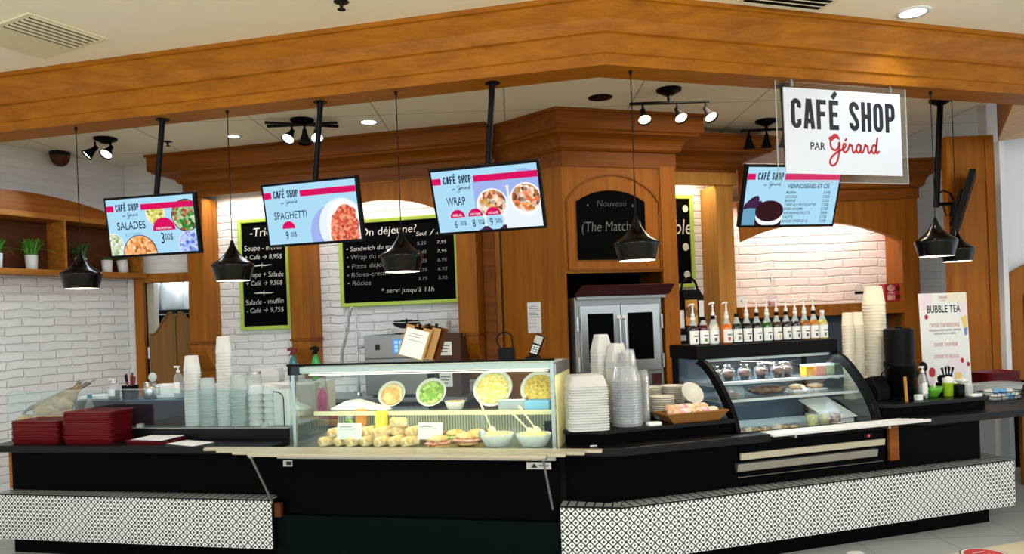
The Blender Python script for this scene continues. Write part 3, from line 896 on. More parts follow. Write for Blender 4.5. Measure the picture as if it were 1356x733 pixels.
def condensed(b, txt, x0, x1, z, h, y=-.001, stroke=.17):
    """narrow sign-painter capitals drawn as even strokes between x0 and x1"""
    s2 = stroke / 2; W_ = .46; lo, hi, R_ = s2, 1 - s2, (W_ - stroke) / 2
    l, r, m_ = s2, W_ - s2, W_ / 2
    G = {'C': [ell(m_, hi-R_, R_, R_, -35, 180) + ell(m_, lo+R_, R_, R_, 180, 395)],
         'O': [ell(m_, hi-R_, R_, R_, 0, 180) + ell(m_, lo+R_, R_, R_, 180, 360) + [(r, hi-R_)]],
         'S': [ell(m_, hi-R_, R_, R_, -15, 180, 10) + [(l+.02, .66), (m_, .50), (r-.02, .34)] + ell(m_, lo+R_, R_, R_, 0, -195, 10)],
         'A': [[(s2*.7, 0), (m_-.035, 1)], [(W_-s2*.7, 0), (m_+.035, 1)], [(l+.03, .26), (r-.03, .26)]],
         'F': [[(l, 0), (l, 1)], [(l, hi), (W_-.02, hi)], [(l, .52), (W_-.07, .52)]],
         'É': [[(l, 0), (l, 1)], [(l, hi), (W_-.02, hi)], [(l, .52), (W_-.07, .52)], [(l, lo), (W_-.02, lo)], [(m_-.08, 1.06), (m_+.12, 1.27)]],
         'H': [[(l, 0), (l, 1)], [(r, 0), (r, 1)], [(l, .51), (r, .51)]],
         'P': [[(l, 0), (l, 1)], [(l, hi)] + ell(r-.13, hi-.13, .13, .13, 90, 0, 5) + ell(r-.13, .46+.13, .13, .13, 0, -90, 5) + [(l, .46)]]}
    adv = {' ': .24}; gap = .12
    total = sum(adv.get(c_, W_) + gap for c_ in txt) - gap
    k = (x1 - x0) / total; x = x0
    for c_ in txt:
        for j, st in enumerate(G.get(c_, [])):
            b.ribbon([(x + p*k, z + q*h) for p, q in st], stroke * (k + h) / 2, y - .00002*j)
        x += (adv.get(c_, W_) + gap) * k
    return b
glow('scr_blue', 'AEDDF6', .92)
glow('scr_white', 'EAF4FC', .92)
glow('scr_pink', 'D8145F', .95)
glow('scr_navy', '23294A', .8)
glow('scr_pale', '6FA6C8', .9)
glow('scr_lilac', '9FB2EA', .95)
glow('scr_plum', '4A2A4E', .8)
glow('scr_cocoa', '3A1C22', .8)
glow('scr_cream', 'F4F4FA', 1.0)
glow_food('scr_pasta', ['7E4A20', 'E08A3C', 'F6C890', 'F0A060', 'F9E2C0'], 42)
glow_food('scr_salad', ['1E4A22', '3C8C3A', 'C8E0B0', 'B04030', '2E6A2A'], 40)
glow_food('scr_fusilli', ['4A4A1C', 'E0D870', 'F4F0B0', 'C8B848', '7A8A3A'], 45)
glow_food('scr_greens', ['6A8A5A', 'C8DCA8', 'EEF4E0', '8AA07A'], 45)
glow_food('scr_berry', ['3A4AA0', '8AA6EC', 'C8D6FA', '5A6ED0'], 45)
glow_food('scr_meat', ['8A2A22', 'E0604A', 'F4A078', 'C84438', 'F8C8A0'], 55)
glow_food('scr_fill', ['2A4A22', 'E87848', 'F8E8D0', '6A3020', 'E8B060', 'F6F6EE'], 38)
SW, SH = .738, .418
class Scr(B):
    """drawing on a screen: fx, fy are fractions from its top left corner"""
    def P(s, fx, fy): return (-SW/2 + fx*SW, SH/2 - fy*SH)
    def rect(s, x0, y0, x1, y1, y):
        a, c_ = s.P(x0, y0), s.P(x1, y1)
        return s.face([(a[0], y, c_[1]), (c_[0], y, c_[1]), (c_[0], y, a[1]), (a[0], y, a[1])])
    def disc(s, fx, fy, r, y, ex=1.0, half=False, rot=0.0):
        c_ = s.P(fx, fy)
        n = 28
        pts = []
        for i in range(n + 1 if half else n):
            a = PI * i / n if half else 2 * PI * i / n
            dx, dz = r*SW*ex*math.cos(a), r*SW*math.sin(a)
            pts.append((c_[0] + dx*math.cos(rot) - dz*math.sin(rot), c_[1] + dx*math.sin(rot) + dz*math.cos(rot)))
        pts = clip_rect(pts, -SW/2, SW/2, -SH/2, SH/2)
        return s.face([(p, y, q) for p, q in pts]) if pts else s
    def tx(s, txt, fx, fy, h, y=-.0045, **k):
        p = s.P(fx, fy); return s.text(txt, p[0], p[1], h*SH, y=y, **k)
def screen(label, xyz, yaw, pitch, post_top, back_w=.04):
    t = bpy.data.objects.new('menu_screen', None); COL.objects.link(t)
    t.location = xyz; t.rotation_euler = (math.radians(pitch), 0, math.radians(yaw))
    tag(t, label, 'screen', 'menu screens hanging from the beam')
    b = B().box(-.3875, .3875, 0, .042, -.2285, .2285); b.build('housing', 'black_plastic', t, bevel=.006)
    b = B().box(-.14, .14, .0425, .075, -.12, .12); b.build('mount', 'black_metal', t, bevel=.004)
    s_ = Scr().rect(0, 0, 1, 1, -.0012); panel = s_.build('panel', 'scr_blue', t)
    M = Matrix.Translation(xyz) @ Matrix.Rotation(math.radians(yaw), 4, 'Z') @ Matrix.Rotation(math.radians(pitch), 4, 'X')
    inv = M.inverted()
    a = inv @ Vector(post_top); e = Vector((0, .06, .10))
    b = B().tube([a, (a + e)/2, e], .021, 10); b.build('post', 'black_metal', t)
    a2 = inv @ (Vector(post_top) - Vector((0, 0, .006))); a3 = inv @ Vector(post_top)
    b = B().tube([a2, a3], .05, 14); b.build('ceiling_plate', 'black_metal', t)
    return t, panel
def header(panel):
    Scr().rect(0, .11, .085, .215, -.003).build('banner', 'scr_pink', panel); Scr().rect(.40, .11, 1, .215, -.003).build('banner', 'scr_pink', panel)
    s_ = Scr(); a, c_ = s_.P(.11, .215), s_.P(.38, .215); condensed(s_, 'CAFÉ SHOP', a[0], c_[0], a[1], .125*SH, -.0045); s_.build('shop_name', 'scr_navy', panel)
    s_ = Scr(); s_.tx('par', .20, .315, .035, bold=.02); p = s_.P(.235, .31); gerard(s_, p[0], p[1], .0115, .0030, -.0045); s_.build('script_name', 'scr_navy', panel)
def price(panel, fx, fy, big, small, cap=None, r=.075, size=.115):
    s_ = Scr().m(0).disc(fx, fy, r, -.0035, half=True)
    if cap: s_.m(1).tx(cap, fx, fy - .02, .035, y=-.005, fit=r*1.35*SW, bold=.02)
    s_.build('price_dome', ['scr_pink', 'scr_white'], panel)
    Scr().tx(big, fx - .028, fy + .06 + size, size*1.1, wide=.66, bold=.008).build('price', 'scr_navy', panel); Scr().tx(small, fx + .045, fy + .06 + size*.66, size*.66, fit=.062*SW*(size/.115), bold=.004).build('price', 'scr_navy', panel)

t1, pn = screen('menu screen with SALADES and 3.00 price, nearest the plant shelf', (-2.681, 5.672, 2.507), -11.9, 7.2, pos('L', -3.34, .12, 3.303))
header(pn)
Scr().tx('SALADES', .27, .545, .135, fit=.33*SW, bold=.012).build('title', 'scr_navy', pn)
Scr().tx('AU CHOIX', .28, .68, .075, fit=.19*SW, bold=-.01).build('subtitle', 'scr_pale', pn)
for fx, fy, r, mt in ((.56, .30, .105, 'scr_fusilli'), (.905, .36, .155, 'scr_salad'), (.03, .82, .12, 'scr_greens'), (.34, 1.0, .19, 'scr_pasta'), (.92, .86, .125, 'scr_berry')):
    Scr().m(0).disc(fx, fy, r + .008, -.0022).m(1).disc(fx, fy, r, -.0028).build('salad_picture', ['scr_navy' if mt in ('scr_salad', 'scr_pasta') else 'scr_white', mt], pn)
price(pn, .645, .60, '3', '00$', 'PAR PORTION', .13, .17)

t2, pn = screen('menu screen with SPAGHETTI and a meat sauce picture', (-1.398, 5.37, 2.515), -16.9, 9.6, pos('L', -2.04, .12, 3.303))
header(pn)
Scr().tx('SPAGHETTI', .27, .575, .125, fit=.36*SW, bold=.005).build('title', 'scr_navy', pn)
price(pn, .235, .74, '9', '00$', None, .072, .12)
Scr().m(0).disc(.74, .86, .27, -.0020).m(1).disc(.82, .76, .265, -.0024, ex=.95).m(2).disc(.84, .74, .235, -.0028, ex=.8).build('plate_picture', ['scr_lilac', 'scr_white', 'scr_cream'], pn)
s_ = Scr()
for fx, fy, r, y in ((.82, .78, .135, -.0032), (.86, .60, .11, -.0033), (.80, .68, .10, -.0034), (.90, .74, .10, -.0035), (.79, .90, .11, -.0036), (.90, .92, .10, -.0037), (.93, .55, .05, -.0038)):
    s_.disc(fx, fy, r, y, ex=.95)
s_.build('spaghetti_picture', 'scr_meat', pn)

t3, pn = screen('menu screen with WRAP and three prices, nearest the wooden tower', (-.141, 5.066, 2.519), -16.7, 19.4, pos('L', -.77, .12, 3.303))
Scr().rect(.385, .2, 1, 1, -.0016).build('picture_ground', 'scr_lilac', pn)
Scr().disc(.80, 1.0, .40, -.0018, ex=1.1).build('plate_picture', 'scr_berry' if False else 'scr_white', pn)
Scr().rect(.385, .94, .66, 1, -.0019).build('plum_strip', 'scr_plum', pn)  # dark plum strip along the lower edge of the picture
for fx, fy, rot in ((.55, .58, .25), (.87, .53, -.45)):
    Scr().m(0).disc(fx, fy - .13, .19, -.0021, ex=.8).m(1).disc(fx, fy + .02, .150, -.0025, rot=rot).m(2).disc(fx, fy + .0, .125, -.0029, ex=1.05, rot=rot).build('wrap_picture', ['scr_lilac', 'scr_cream', 'scr_fill'], pn)
header(pn)
Scr().tx('WRAP', .205, .565, .135, fit=.185*SW, bold=.01).build('title', 'scr_navy', pn)
Scr().m(0).disc(.385, .86, .075, -.0031).disc(.555, .86, .085, -.0031).build('price_ground', 'scr_blue', pn)
for fx, bg, cp in ((.20, '6', 'SEUL'), (.375, '8', 'AVEC SOUPE'), (.545, '9', 'AVEC SALADE')):
    price(pn, fx, .765, bg, '50$', cp, .072, .11)

t4, pn = screen('menu screen listing VIENNOISERIES ET CIE beside a whoopie pie picture, behind the shop sign', (2.061, 5.488, 2.522), 11.9, 19.3, pos('R', 1.46, .16, 3.303))
header(pn)
Scr().tx('VIENNOISERIES ET CIE', .67, .36, .075, fit=.46*SW, bold=.02).build('title', 'scr_navy', pn)
for i, (nm, pr_, wdt) in enumerate((('MUFFIN', '2.50$', .10), ('JOS LOUIS', '2.50$', .13), ('BROWNIE', '2.25$', .11), ('CARRÉ AUX FRUITS/DATTES', '3.25$', .34), ('BARRE NANAIMO', '2.75$', .21), ('PAIN BANANE/CAROTTE', '3.00$', .29), ('GALETTE', '2.75$', .11), ('BOULES D\'ÉNERGIE (2)', '3.50$', .28))):
    fy = .455 + i * .0715
    Scr().tx(nm, .435, fy, .046, fit=wdt*SW, bold=.012, align='LEFT', y=-.0045).build('dish_name', 'scr_navy', pn); Scr().tx(pr_, .92, fy, .046, fit=.075*SW, bold=.012, align='RIGHT').build('price', 'scr_navy', pn)
Scr().m(0).disc(.05, .72, .16, -.002, ex=.38, rot=-.65).disc(.10, .80, .15, -.0021, ex=.35, rot=-.6).m(2).disc(.08, .95, .14, -.0022, ex=1.3).build('pie_picture', ['scr_plum', 'scr_cream', 'scr_pale'], pn)
Scr().m(0).disc(.28, .93, .145, -.0024, ex=1.0).m(0).disc(.28, .93, .10, -.0026, ex=1.45).m(1).disc(.285, .865, .085, -.0028, ex=1.7).m(0).disc(.28, .755, .105, -.0030, ex=1.45).build('pie_picture', ['scr_cocoa', 'scr_cream'], pn)

# the screen at the far right, seen from the side
t = thing('side_screen', 'black screen seen edge-on, on a ceiling post by the right-hand pendants', 'screen', 'F', 4.28, 7.5, 2.66)
o_ = Matrix.Rotation(math.radians(58.5), 4, 'Z') @ Matrix.Rotation(math.radians(17), 4, 'X')
b = B().xf(Matrix.Translation((.20, -.02, -.07)) @ o_).box(-.22, .22, -.03, .03, -.40, .40); b.build('housing', 'black_plastic', t, bevel=.01)
b = B().xf(Matrix.Translation((.20, -.02, -.07)) @ o_).box(-.15, .15, .0305, .06, -.14, .2).box(-.06, .06, .0605, .085, -.06, .10); b.build('mount', 'black_metal', t, bevel=.005)
b = B().tube([(.05, 0, 1.04), (.01, 0, .5), (-.03, 0, -.01)], .028, 12); b.build('post', 'black_metal', t)
b = B().tube([(-.03, 0, .02), (.13, 0, .02)], .016, 8); b.build('arm', 'black_metal', t)
b = B().lathe([(.035, 1.00), (.10, 1.035), (.105, 1.06)], 20, (.05, 0, 0)); b.build('ceiling_plate', 'black_metal', t)
b = B().tube([(-.02, 0, .12), (.04, -.02, .15), (.10, -.02, .12), (.13, -.02, .06)], .010, 6).tube([(.02, -.03, .0), (.05, -.03, -.10), (.10, -.03, -.08), (.11, -.02, .02)], .007, 6); b.build('cable', 'black_plastic', t)

# ------------------------------------------------------------------ shop sign on clear acrylic
t = thing('shop_sign', 'white CAFÉ SHOP sign on a clear acrylic sheet hanging from the beam', 'sign', 'R', 1.86, .03, 2.59)
X0 = tr(1.86, .03, 2.59)
b = B().xf(X0).box(1.298, 2.425, .022, .030, 2.592, 3.285); b.build('acrylic_sheet', 'clear_glass', t)
b = B().xf(X0)
for q in ((1.2955, 1.2978, .022, .030, 2.592, 3.285), (2.4252, 2.4275, .022, .030, 2.592, 3.285), (1.298, 2.425, .022, .030, 2.589, 2.5918)): b.box(*q)
b.build('sheet_edge', 'frosted', t)
for x in (1.43, 2.285):
    b = B().xf(X0).tube([(x, .026, 3.255), (x, .026, 3.303)], .006, 8).box(x - .008, x + .008, .016, .036, 3.25, 3.29); b.build('clip', 'dull_steel', t)
b = B().xf(X0).box(1.352, 2.362, .012, .021, 2.645, 3.240); bd = b.build('panel', 'sign_white', t)
PX, PZ, PW, PH = 1.352, 3.240, 1.010, .595
b = condensed(B().xf(X0), 'CAFÉ SHOP', PX + .055*PW, PX + .945*PW, PZ - .475*PH, .355*PH, .0112); b.build('lettering', 'navy_ink', bd)
b = B().xf(X0).text('PAR', PX + .265*PW, PZ - .715*PH, .085*PH, y=.0112, fit=.125*PW, bold=.02); b.build('lettering', 'navy_ink', bd)
b = B().xf(X0); gerard(b, PX + .355*PW, PZ - .735*PH, .0545, .0160, .0112)
b.build('script_name', 'red_ink', bd)
b = B().xf(X0).face([(PX + (.355 + .0530*p)*PW, .0108, PZ - .735*PH + .0535*q) for p, q in ((.25,1.45),(.05,1.75),(.25,2.05),(.6,2.05),(.9,2.45),(1.5,2.4),(1.8,1.95),(1.85,1.6),(1.3,1.85),(.8,1.6),(.5,1.35))])
b.build('cap_mark', 'red_ink', bd)

# ------------------------------------------------------------------ pendant lamps
def pendant_parts(t, cord_len, canopy, lit):
    outer = [(.118,0),(.123,.012),(.144,.092),(.148,.108),(.146,.118),(.134,.130),(.104,.150),(.076,.172),(.052,.20),(.033,.228),(.019,.258),(.009,.295)]
    b = B().m(0, True).lathe(outer, 32, caps=False); b.build('shade', 'pendant_black', t)
    b = B().m(0, True).lathe([(.1175, .0005), (.121, .014), (.140, .09), (.128, .122), (.08, .16), (.03, .20)], 32, caps=False); b.build('lining', 'white_plastic', t)
    b = B().m(0, True).ball((0, 0, .075), .034); b.build('bulb', 'lamp_warm', t)
    b = B().tube([(0, 0, .29), (0, 0, .295 + cord_len)], .0035, 6); b.build('cord', 'black_plastic', t)
    if canopy:
        b = B().m(0, True).lathe([(.015, .245 + cord_len), (.07, .28 + cord_len), (.10, .285 + cord_len), (.10, .295 + cord_len)], 20); b.build('ceiling_plate', 'black_metal', t)
    else:
        b = B().lathe([(.010, .27 + cord_len), (.012, .295 + cord_len)], 10); b.build('ceiling_plate', 'black_metal', t)
pl_ = None
for fr, s_, w, lab, kind in (('L', -4.08, .08, 'black bell pendant lamp in front of the plant shelf', 0), ('L', -2.764, .08, 'black bell pendant lamp beside the narrow menu board', 0), ('L', -1.449, .08, 'black bell pendant lamp in front of the wide menu board', 0),
        ('R', .220, .08, 'black bell pendant lamp in front of the arched chalkboard', 0), ('R', 2.722, .08, 'nearer black bell pendant lamp on the right, hung from the beam', 0), ('F', 4.134, 6.98, 'farther black bell pendant lamp on the right, hung from the ceiling', 1)):
    z = 2.06 if not kind else 2.08
    if pl_ is None or kind:
        t = thing('pendant_lamp', lab, 'lamp', fr, s_, w, z, group='black pendant lamps')
        pendant_parts(t, (CEIL if kind else 3.303) - z - .295, kind, True)
        pl_ = pl_ or t
    else:
        clone(pl_, fr, s_, w, z, label=lab)
    lamp('pendant_light', 'POINT', pos(fr, s_, w, z + .02), 3.0, (1, .84, .6), size=.03)

# ------------------------------------------------------------------ ceiling spots
def spot_fixture(label, fr, s_, w, bar, heads, glowm, bar_rz=0.0, n_bars=1, drop=.10, watts=14, col=(1, .93, .82), beam=70):
    t = thing('spotlight_bar', label, 'spotlight', fr, s_, w, CEIL, bar_rz, group='ceiling spotlights')
    b = B().m(0, True).lathe([(.04, -.055), (.085, -.03), (.11, -.02), (.115, 0)], 20); b.build('ceiling_plate', 'black_metal', t)
    if bar:
        for k in range(n_bars):
            a = (k - (n_bars-1)/2) * .42
            b = B().xf(Matrix.Rotation(a, 4, 'Z')).box(-bar/2, bar/2, -.014, .014, -drop - .012, -drop + .012); b.build('bar', 'black_metal', t, bevel=.004)
        b = B().tube([(0, 0, -.02), (0, 0, -drop)], .018, 10); b.build('stem', 'black_metal', t)
    for x, tilt, yaw, lit in heads:
        z0 = -drop if bar else -.03
        b = B().tube([(x, 0, z0), (x, 0, z0 - .075)], .011, 8); b.build('arm', 'black_metal', t)
        M = Matrix.Translation((x, 0, z0 - .07)) @ Matrix.Rotation(yaw, 4, 'Z') @ Matrix.Rotation(tilt, 4, 'X')
        b = B().xf(M).m(0, True).lathe([(.012, .03), (.022, .02), (.026, -.02), (.045, -.075), (.062, -.115), (.066, -.118), (.055, -.108), (.03, -.05)], 18, caps=False); hd = b.build('spot_head', 'black_metal', t)
        b = B().xf(M).m(0, True).lathe([(0.0, -.098), (.03, -.097), (.052, -.104)], 18, caps=False); b.build('lamp_face', glowm if lit else 'dark_grey', hd)
        if lit:
            R = Matrix.Translation(t.location) @ Matrix.Rotation(t.rotation_euler[2], 4, 'Z') @ M
            a, c_ = R @ Vector((0, 0, -.125)), R @ Vector((0, 0, -1))
            lamp('spot_beam', 'SPOT', a, watts, col, c_, size=.04, spot=beam, blend=.7)
spot_fixture('black twin ceiling spotlight with two lit heads, over the saloon doors', 'F', -4.14, 7.82, 0, [(-.11, -.80, -1.0, 1), (.05, -.7, -.2, 1)], 'lamp_cool', watts=45, col=(.62, .84, 1.0))
spot_fixture('black ceiling spotlight with crossed bars and three heads, behind a screen post', 'F', -1.98, 7.38, .70, [(-.10, -.7, -.5, 1), (.02, -.15, .1, 0), (.13, -.75, .2, 1)], 'lamp_cool', .15, 2, .05, watts=22, col=COOL)
spot_fixture('black track spotlight with three warm lit heads in front of the tower', 'F', 1.49, 6.82, .72, [(-.24, -.55, .05, 1), (.07, -.6, .35, 1), (.33, -.6, .5, 1)], 'lamp_warm', .0, 1, .12, watts=20, col=WARM)
spot_fixture('black track spotlight with unlit heads, half behind the shop sign', 'F', 2.80, 8.10, .56, [(-.19, .05, 0, 0), (0, .1, .2, 0), (.19, .1, 0, 0)], 'lamp_warm', .0, 1, .10)

# ------------------------------------------------------------------ ceiling fittings
def downlight(label, x, y, r=.075, mat='lamp_white', watts=8, col=(1, .95, .88)):
    t = thing('downlight', label, 'ceiling light', 'F', x, y, CEIL - .004, group='recessed downlights')
    b = B().m(0, True).lathe([(r, -.004), (r + .025, -.006), (r + .028, .003)], 28, caps=False); b.build('ring', 'white_metal', t)
    b = B().m(0, True).lathe([(0, .001), (r, -.003)], 28, caps=False); b.build('lens', mat, t)
    if watts: lamp('downlight_beam', 'SPOT', (x, y, CEIL - .02), watts, col, (x, y, 0), size=.06, spot=120, blend=.6)
downlight('recessed downlight in front of the wide menu board', -1.36, 7.55)
downlight('recessed downlight over the narrow menu board', -2.85, 7.92, .06)
downlight('recessed downlight with a blue-white lens in the outer ceiling, top right', 2.84, 5.21, .085, 'lamp_cool', 20, COOL)
def sprinkler(label, x, y):
    t = thing('sprinkler', label, 'sprinkler', 'F', x, y, CEIL, group='ceiling sprinklers')
    b = B().m(0, True).lathe([(.045, -.004), (.048, -.001), (.048, 0)], 20); b.build('escutcheon', 'dark_grey', t)
    b = B().lathe([(.008, -.045), (.012, -.03), (.012, -.004)], 10); b.build('body', 'dark_grey', t)
    b = B().lathe([(.026, -.050), (.026, -.046)], 14); b.build('deflector', 'dark_grey', t)
sprinkler('small dark sprinkler head on the outer ceiling above the beam', -.99, 4.70)
sprinkler('small dark sprinkler head on the inner ceiling beside a screen post', -3.60, 8.05)
def vent(label, x, y, rz, lx, ly):
    t = thing('air_vent', label, 'vent', 'F', x, y, CEIL, rz, group='ceiling air vents')
    b = B().box(-lx/2, lx/2, -ly/2, ly/2, -.014, 0); b.build('plate', 'vent_cream', t, bevel=.006)
    for k in range(6):
        yy = ly/2 - .05 - k*.055
        b = B().box(-lx/2 + .035, lx/2 - .035, yy - .017, yy + .017, -.0155, -.0142); b.build('slot', 'black_panel', t)
        b = B().xf(Matrix.Translation((0, yy + .024, -.017)) @ Matrix.Rotation(.5, 4, 'X')).box(-lx/2 + .03, lx/2 - .03, -.009, .009, -.002, .002); b.build('louvre', 'vent_cream', t)
a_ = math.atan2(.453, .235)
vent('cream ceiling air vent above the left end of the beam', -3.115, 5.07, a_ - PI, .53, .72)
vent('cream ceiling air vent above the right half of the beam', 1.93, 4.72, math.radians(18), .66, .60)
t = thing('dome_camera', 'small dark dome camera where the left wall meets the ceiling', 'camera', 'F', -4.93, 8.35, CEIL - .04)
b = B().m(0, True).lathe([(.105, .04), (.105, .01), (.10, .0)], 24); b.build('base', 'dark_grey', t)
b = B().m(0, True).lathe([(0, -.12), (.04, -.112), (.075, -.085), (.095, -.04), (.10, -.001)], 24, caps=False); b.build('dome', 'dark_wood', t)
t = thing('ceiling_speaker', 'flat dark round speaker in the ceiling before the tower', 'speaker', 'F', .893, 7.0, CEIL)
b = B().m(0, True).lathe([(.10, -.006), (.112, -.004), (.114, 0)], 28); b.build('ring', 'dark_grey', t)
b = B().m(0, True).lathe([(0, -.010), (.09, -.008), (.10, -.006)], 28, caps=False); b.build('grille', 'black_metal', t)
# ------------------------------------------------------------------ chalk menu boards
def chalk_board(label, fr, s0, s1, w, z0, z1, lines, fw=.042):
    t = thing('menu_board', label, 'chalkboard', fr, (s0+s1)/2, w, z0, group='green framed menu boards')
    hw, H_ = (s1-s0)/2, z1-z0
    b = B()
    o = [(-hw, 0), (hw, 0), (hw, H_), (-hw, H_)]; i_ = [(-hw+fw, fw), (hw-fw, fw), (hw-fw, H_-fw), (-hw+fw, H_-fw)]
    vs = [(x, -.028, z) for x, z in o] + [(x, -.022, z) for x, z in i_] + [(x, .028, z) for x, z in o] + [(x, .0, z) for x, z in i_]
    fs = []
    for k in range(4):
        j = (k+1) % 4
        fs += [(k, j, 4+j, 4+k), (k, 8+k, 8+j, j), (4+k, 4+j, 12+j, 12+k), (8+k, 12+k, 12+j, 8+j)]
    b.add(vs, fs); b.build('frame', 'lime_paint', t, bevel=.004)
    b = B().box(-hw+fw-.004, hw-fw+.004, -.004, .02, fw-.004, H_-fw+.004); pn = b.build('slate', 'chalkboard', t)
    rr = random.Random(len(lines))
    for ln in lines:
        txt, fx, fy, h, wd, bright = ln
        b = B()
        if txt == '--':
            b.ribbon([(-hw + (fx - wd/2)*2*hw + wd*2*hw*k/6, H_*(1-fy) + rr.uniform(-.004, .004)) for k in range(7)], [.004, .012, .014, .016, .014, .012, .004], y=-.006)
            b.ribbon([(-hw + fx*2*hw, H_*(1-fy) - .03), (-hw + fx*2*hw + .004, H_*(1-fy) + .03)], .006, y=-.0062)
        elif txt == 'o':
            b.face([(-hw + fx*2*hw + h*math.cos(2*PI*k/18)*rr.uniform(.93, 1.05), -.006, H_*(1-fy) + h*1.1*math.sin(2*PI*k/18)) for k in range(18)])
        else:
            b.text(txt, -hw + fx*2*hw, H_*(1-fy), h, y=-.006, bold=bright*.010 - .020, shear=.12, rot=rr.uniform(-.02, .025), fit=wd*2*hw)
        b.build('chalk_writing', 'chalk' if bright else 'chalk_mid', pn)
    return t
plain('chalk_mid', 'A2A3A0', .9, noise=.1)
chalk_board('narrow green-framed chalkboard headed Trio, left of the middle pilaster', 'L', -4.735, -4.075, 3.20, 1.675, 2.985,
    [('-Trio-', .48, .155, .095, .50, 2), ('Soupe - muffin', .48, .285, .062, .74, 1), ('+ Café → 8,95$', .48, .365, .055, .74, 1), ('--', .45, .42, 0, .40, 1),
     ('Soupe + Salade', .50, .525, .060, .74, 1), ('+ Café → 9,50$', .48, .60, .055, .72, 1), ('--', .47, .67, 0, .40, 1),
     ('Salade - muffin', .48, .77, .060, .76, 1), ('- Café → 9,75$', .48, .845, .055, .74, 1)])
L2 = [('On déjeune?', .42, .185, .085, .48, 2), ('Seul', .70, .225, .045, .085, 2), ('/', .785, .225, .06, .04, 2), ('menu', .87, .225, .040, .10, 1), ('* servi jusqu\'à 11h', .57, .86, .052, .44, 1)]
for k, (nm, wd, a_, c_) in enumerate((('• Sandwich du matin', .46, '5,25', '7,95'), ('• Wrap du matin', .40, '5,45', '7,95'), ('• Pizza déjeuner', .42, '5,25', '6,95'), ('• Rôties-creton', .36, '4,25', '6,95'), ('• Rôties', .20, '3,75', '5,95'))):
    fy = .345 + k * .10
    L2 += [(nm, .06 + wd/2, fy + .01, .052, wd, 0 if k else 1), (a_, .70, fy - .015, .036, .075, 0), (c_, .865, fy - .015, .036, .075, 1 if k < 2 else 0)]
chalk_board('wide green-framed chalkboard headed On déjeune?', 'L', -3.435, -2.005, 3.20, 1.90, 2.89, L2)
chalk_board('green-framed chalkboard with grey discs, half hidden behind the tower', 'R', 2.0, 2.665, 3.41, 1.985, 3.06,
    [('Bubble', .56, .42, .17, .80, 2), ('o', .86, .145, .038, 0, 1), ('o', .84, .56, .042, 0, 1), ('o', .85, .86, .042, 0, 1)])

# ------------------------------------------------------------------ oven in the tower
S0, W0 = 1.27, 2.85
t = thing('convection_oven', 'stainless double-door oven with a dark red visor, built into the tower', 'oven', 'R', S0, W0, 0)
X0 = tr(S0, W0)
fr_box(t, 'body', 'dull_steel', [(.785, 1.745, 2.56, 3.30, .62, 1.885)], S0, W0, 0, .006)
b = B().xf(X0).prism([(2.555, 1.89), (2.48, 1.895), (2.36, 1.99), (2.38, 1.998), (2.60, 1.91)], 'x', .80, 1.80); b.build('visor', 'maroon', t, bevel=.003)
fr_box(t, 'visor_edge', 'dull_steel', [(.79, 1.77, 2.50, 2.56, 1.862, 1.889)], S0, W0)
for x0, x1 in ((.83, 1.262), (1.268, 1.70)):
    b = B().xf(X0)
    cxm = (x0+x1)/2
    o = [(x0, 1.13), (x1, 1.13), (x1, 1.80), (x0, 1.80)]; i_ = [(x0+.075, 1.24), (x1-.075, 1.24), (x1-.075, 1.715), (x0+.075, 1.715)]
    vs = [(x, 2.52, z) for x, z in o] + [(x, 2.52, z) for x, z in i_] + [(x, 2.556, z) for x, z in o] + [(x, 2.548, z) for x, z in i_]
    fs = []
    for k in range(4):
        j = (k+1) % 4
        fs += [(k, j, 4+j, 4+k), (k, 8+k, 8+j, j), (4+k, 4+j, 12+j, 12+k)]
    b.add(vs, fs); dr = b.build('door', 'steel', t, bevel=.003)
    b = B().xf(X0).box(x0+.074, x1-.074, 2.535, 2.545, 1.239, 1.716); b.build('window', 'black_panel', dr)
    hx = 1.235 if x0 < 1 else 1.295
    b = B().xf(X0).tube([(hx, 2.518, 1.66), (hx, 2.48, 1.655), (hx, 2.475, 1.42), (hx, 2.48, 1.19), (hx, 2.518, 1.185)], .011, 8); b.build('handle', 'steel', dr)
    b = B().xf(X0).box(hx-.022, hx+.022, 2.50, 2.5195, 1.665, 1.695); b.build('latch', 'white_plastic', dr)
    ex = x0 - .03 if x0 < 1 else x1 + .03
    for z in (1.62, 1.22):
        b = B().xf(X0).tube([(ex, 2.535, z - .07), (ex, 2.535, z + .07)], .013, 8); b.build('hinge', 'steel', dr)
fr_box(t, 'control_panel', 'dull_steel', [(.80, 1.73, 2.53, 2.559, .66, 1.11)], S0, W0)
fr_box(t, 'red_badge', 'maroon', [(1.60, 1.70, 2.52, 2.529, .98, 1.09)], S0, W0)
for x in (.83, 1.66):
    for w in (2.62, 3.2):
        fr_box(t, 'leg', 'dull_steel', [(x, x+.05, w, w+.05, 0, .619)], S0, W0)
# paper note on the side of the tower
an = math.atan2(TC[1]-TA[1], TC[0]-TA[0]) + PI
qx, qy = TA[0] + (TC[0]-TA[0])*.505, TA[1] + (TC[1]-TA[1])*.505
t = thing('paper_note', 'white paper note taped to the side of the wooden tower', 'note', 'R', qx - .888*.003, qy - .46*.003, 1.545, an)
b = B().box(-.095, .095, -.003, 0, 0, .315); b.build('sheet', 'white_paper', t)
b = B()
for k in range(6): b.box(-.07, .03 + .03*(k % 3), -.0036, -.0031, .27 - k*.022, .275 - k*.022)
b.build('grey_print', 'grey_ink', t)
b = B()
for k in range(3): b.text(('MENU DU JOUR', 'SOUPE 4.50', 'PÂTES 9.00')[k], -.075, .125 - k*.035, .015, y=-.0034, align='LEFT', fit=.10)
b.build('red_print', 'red_ink', t)

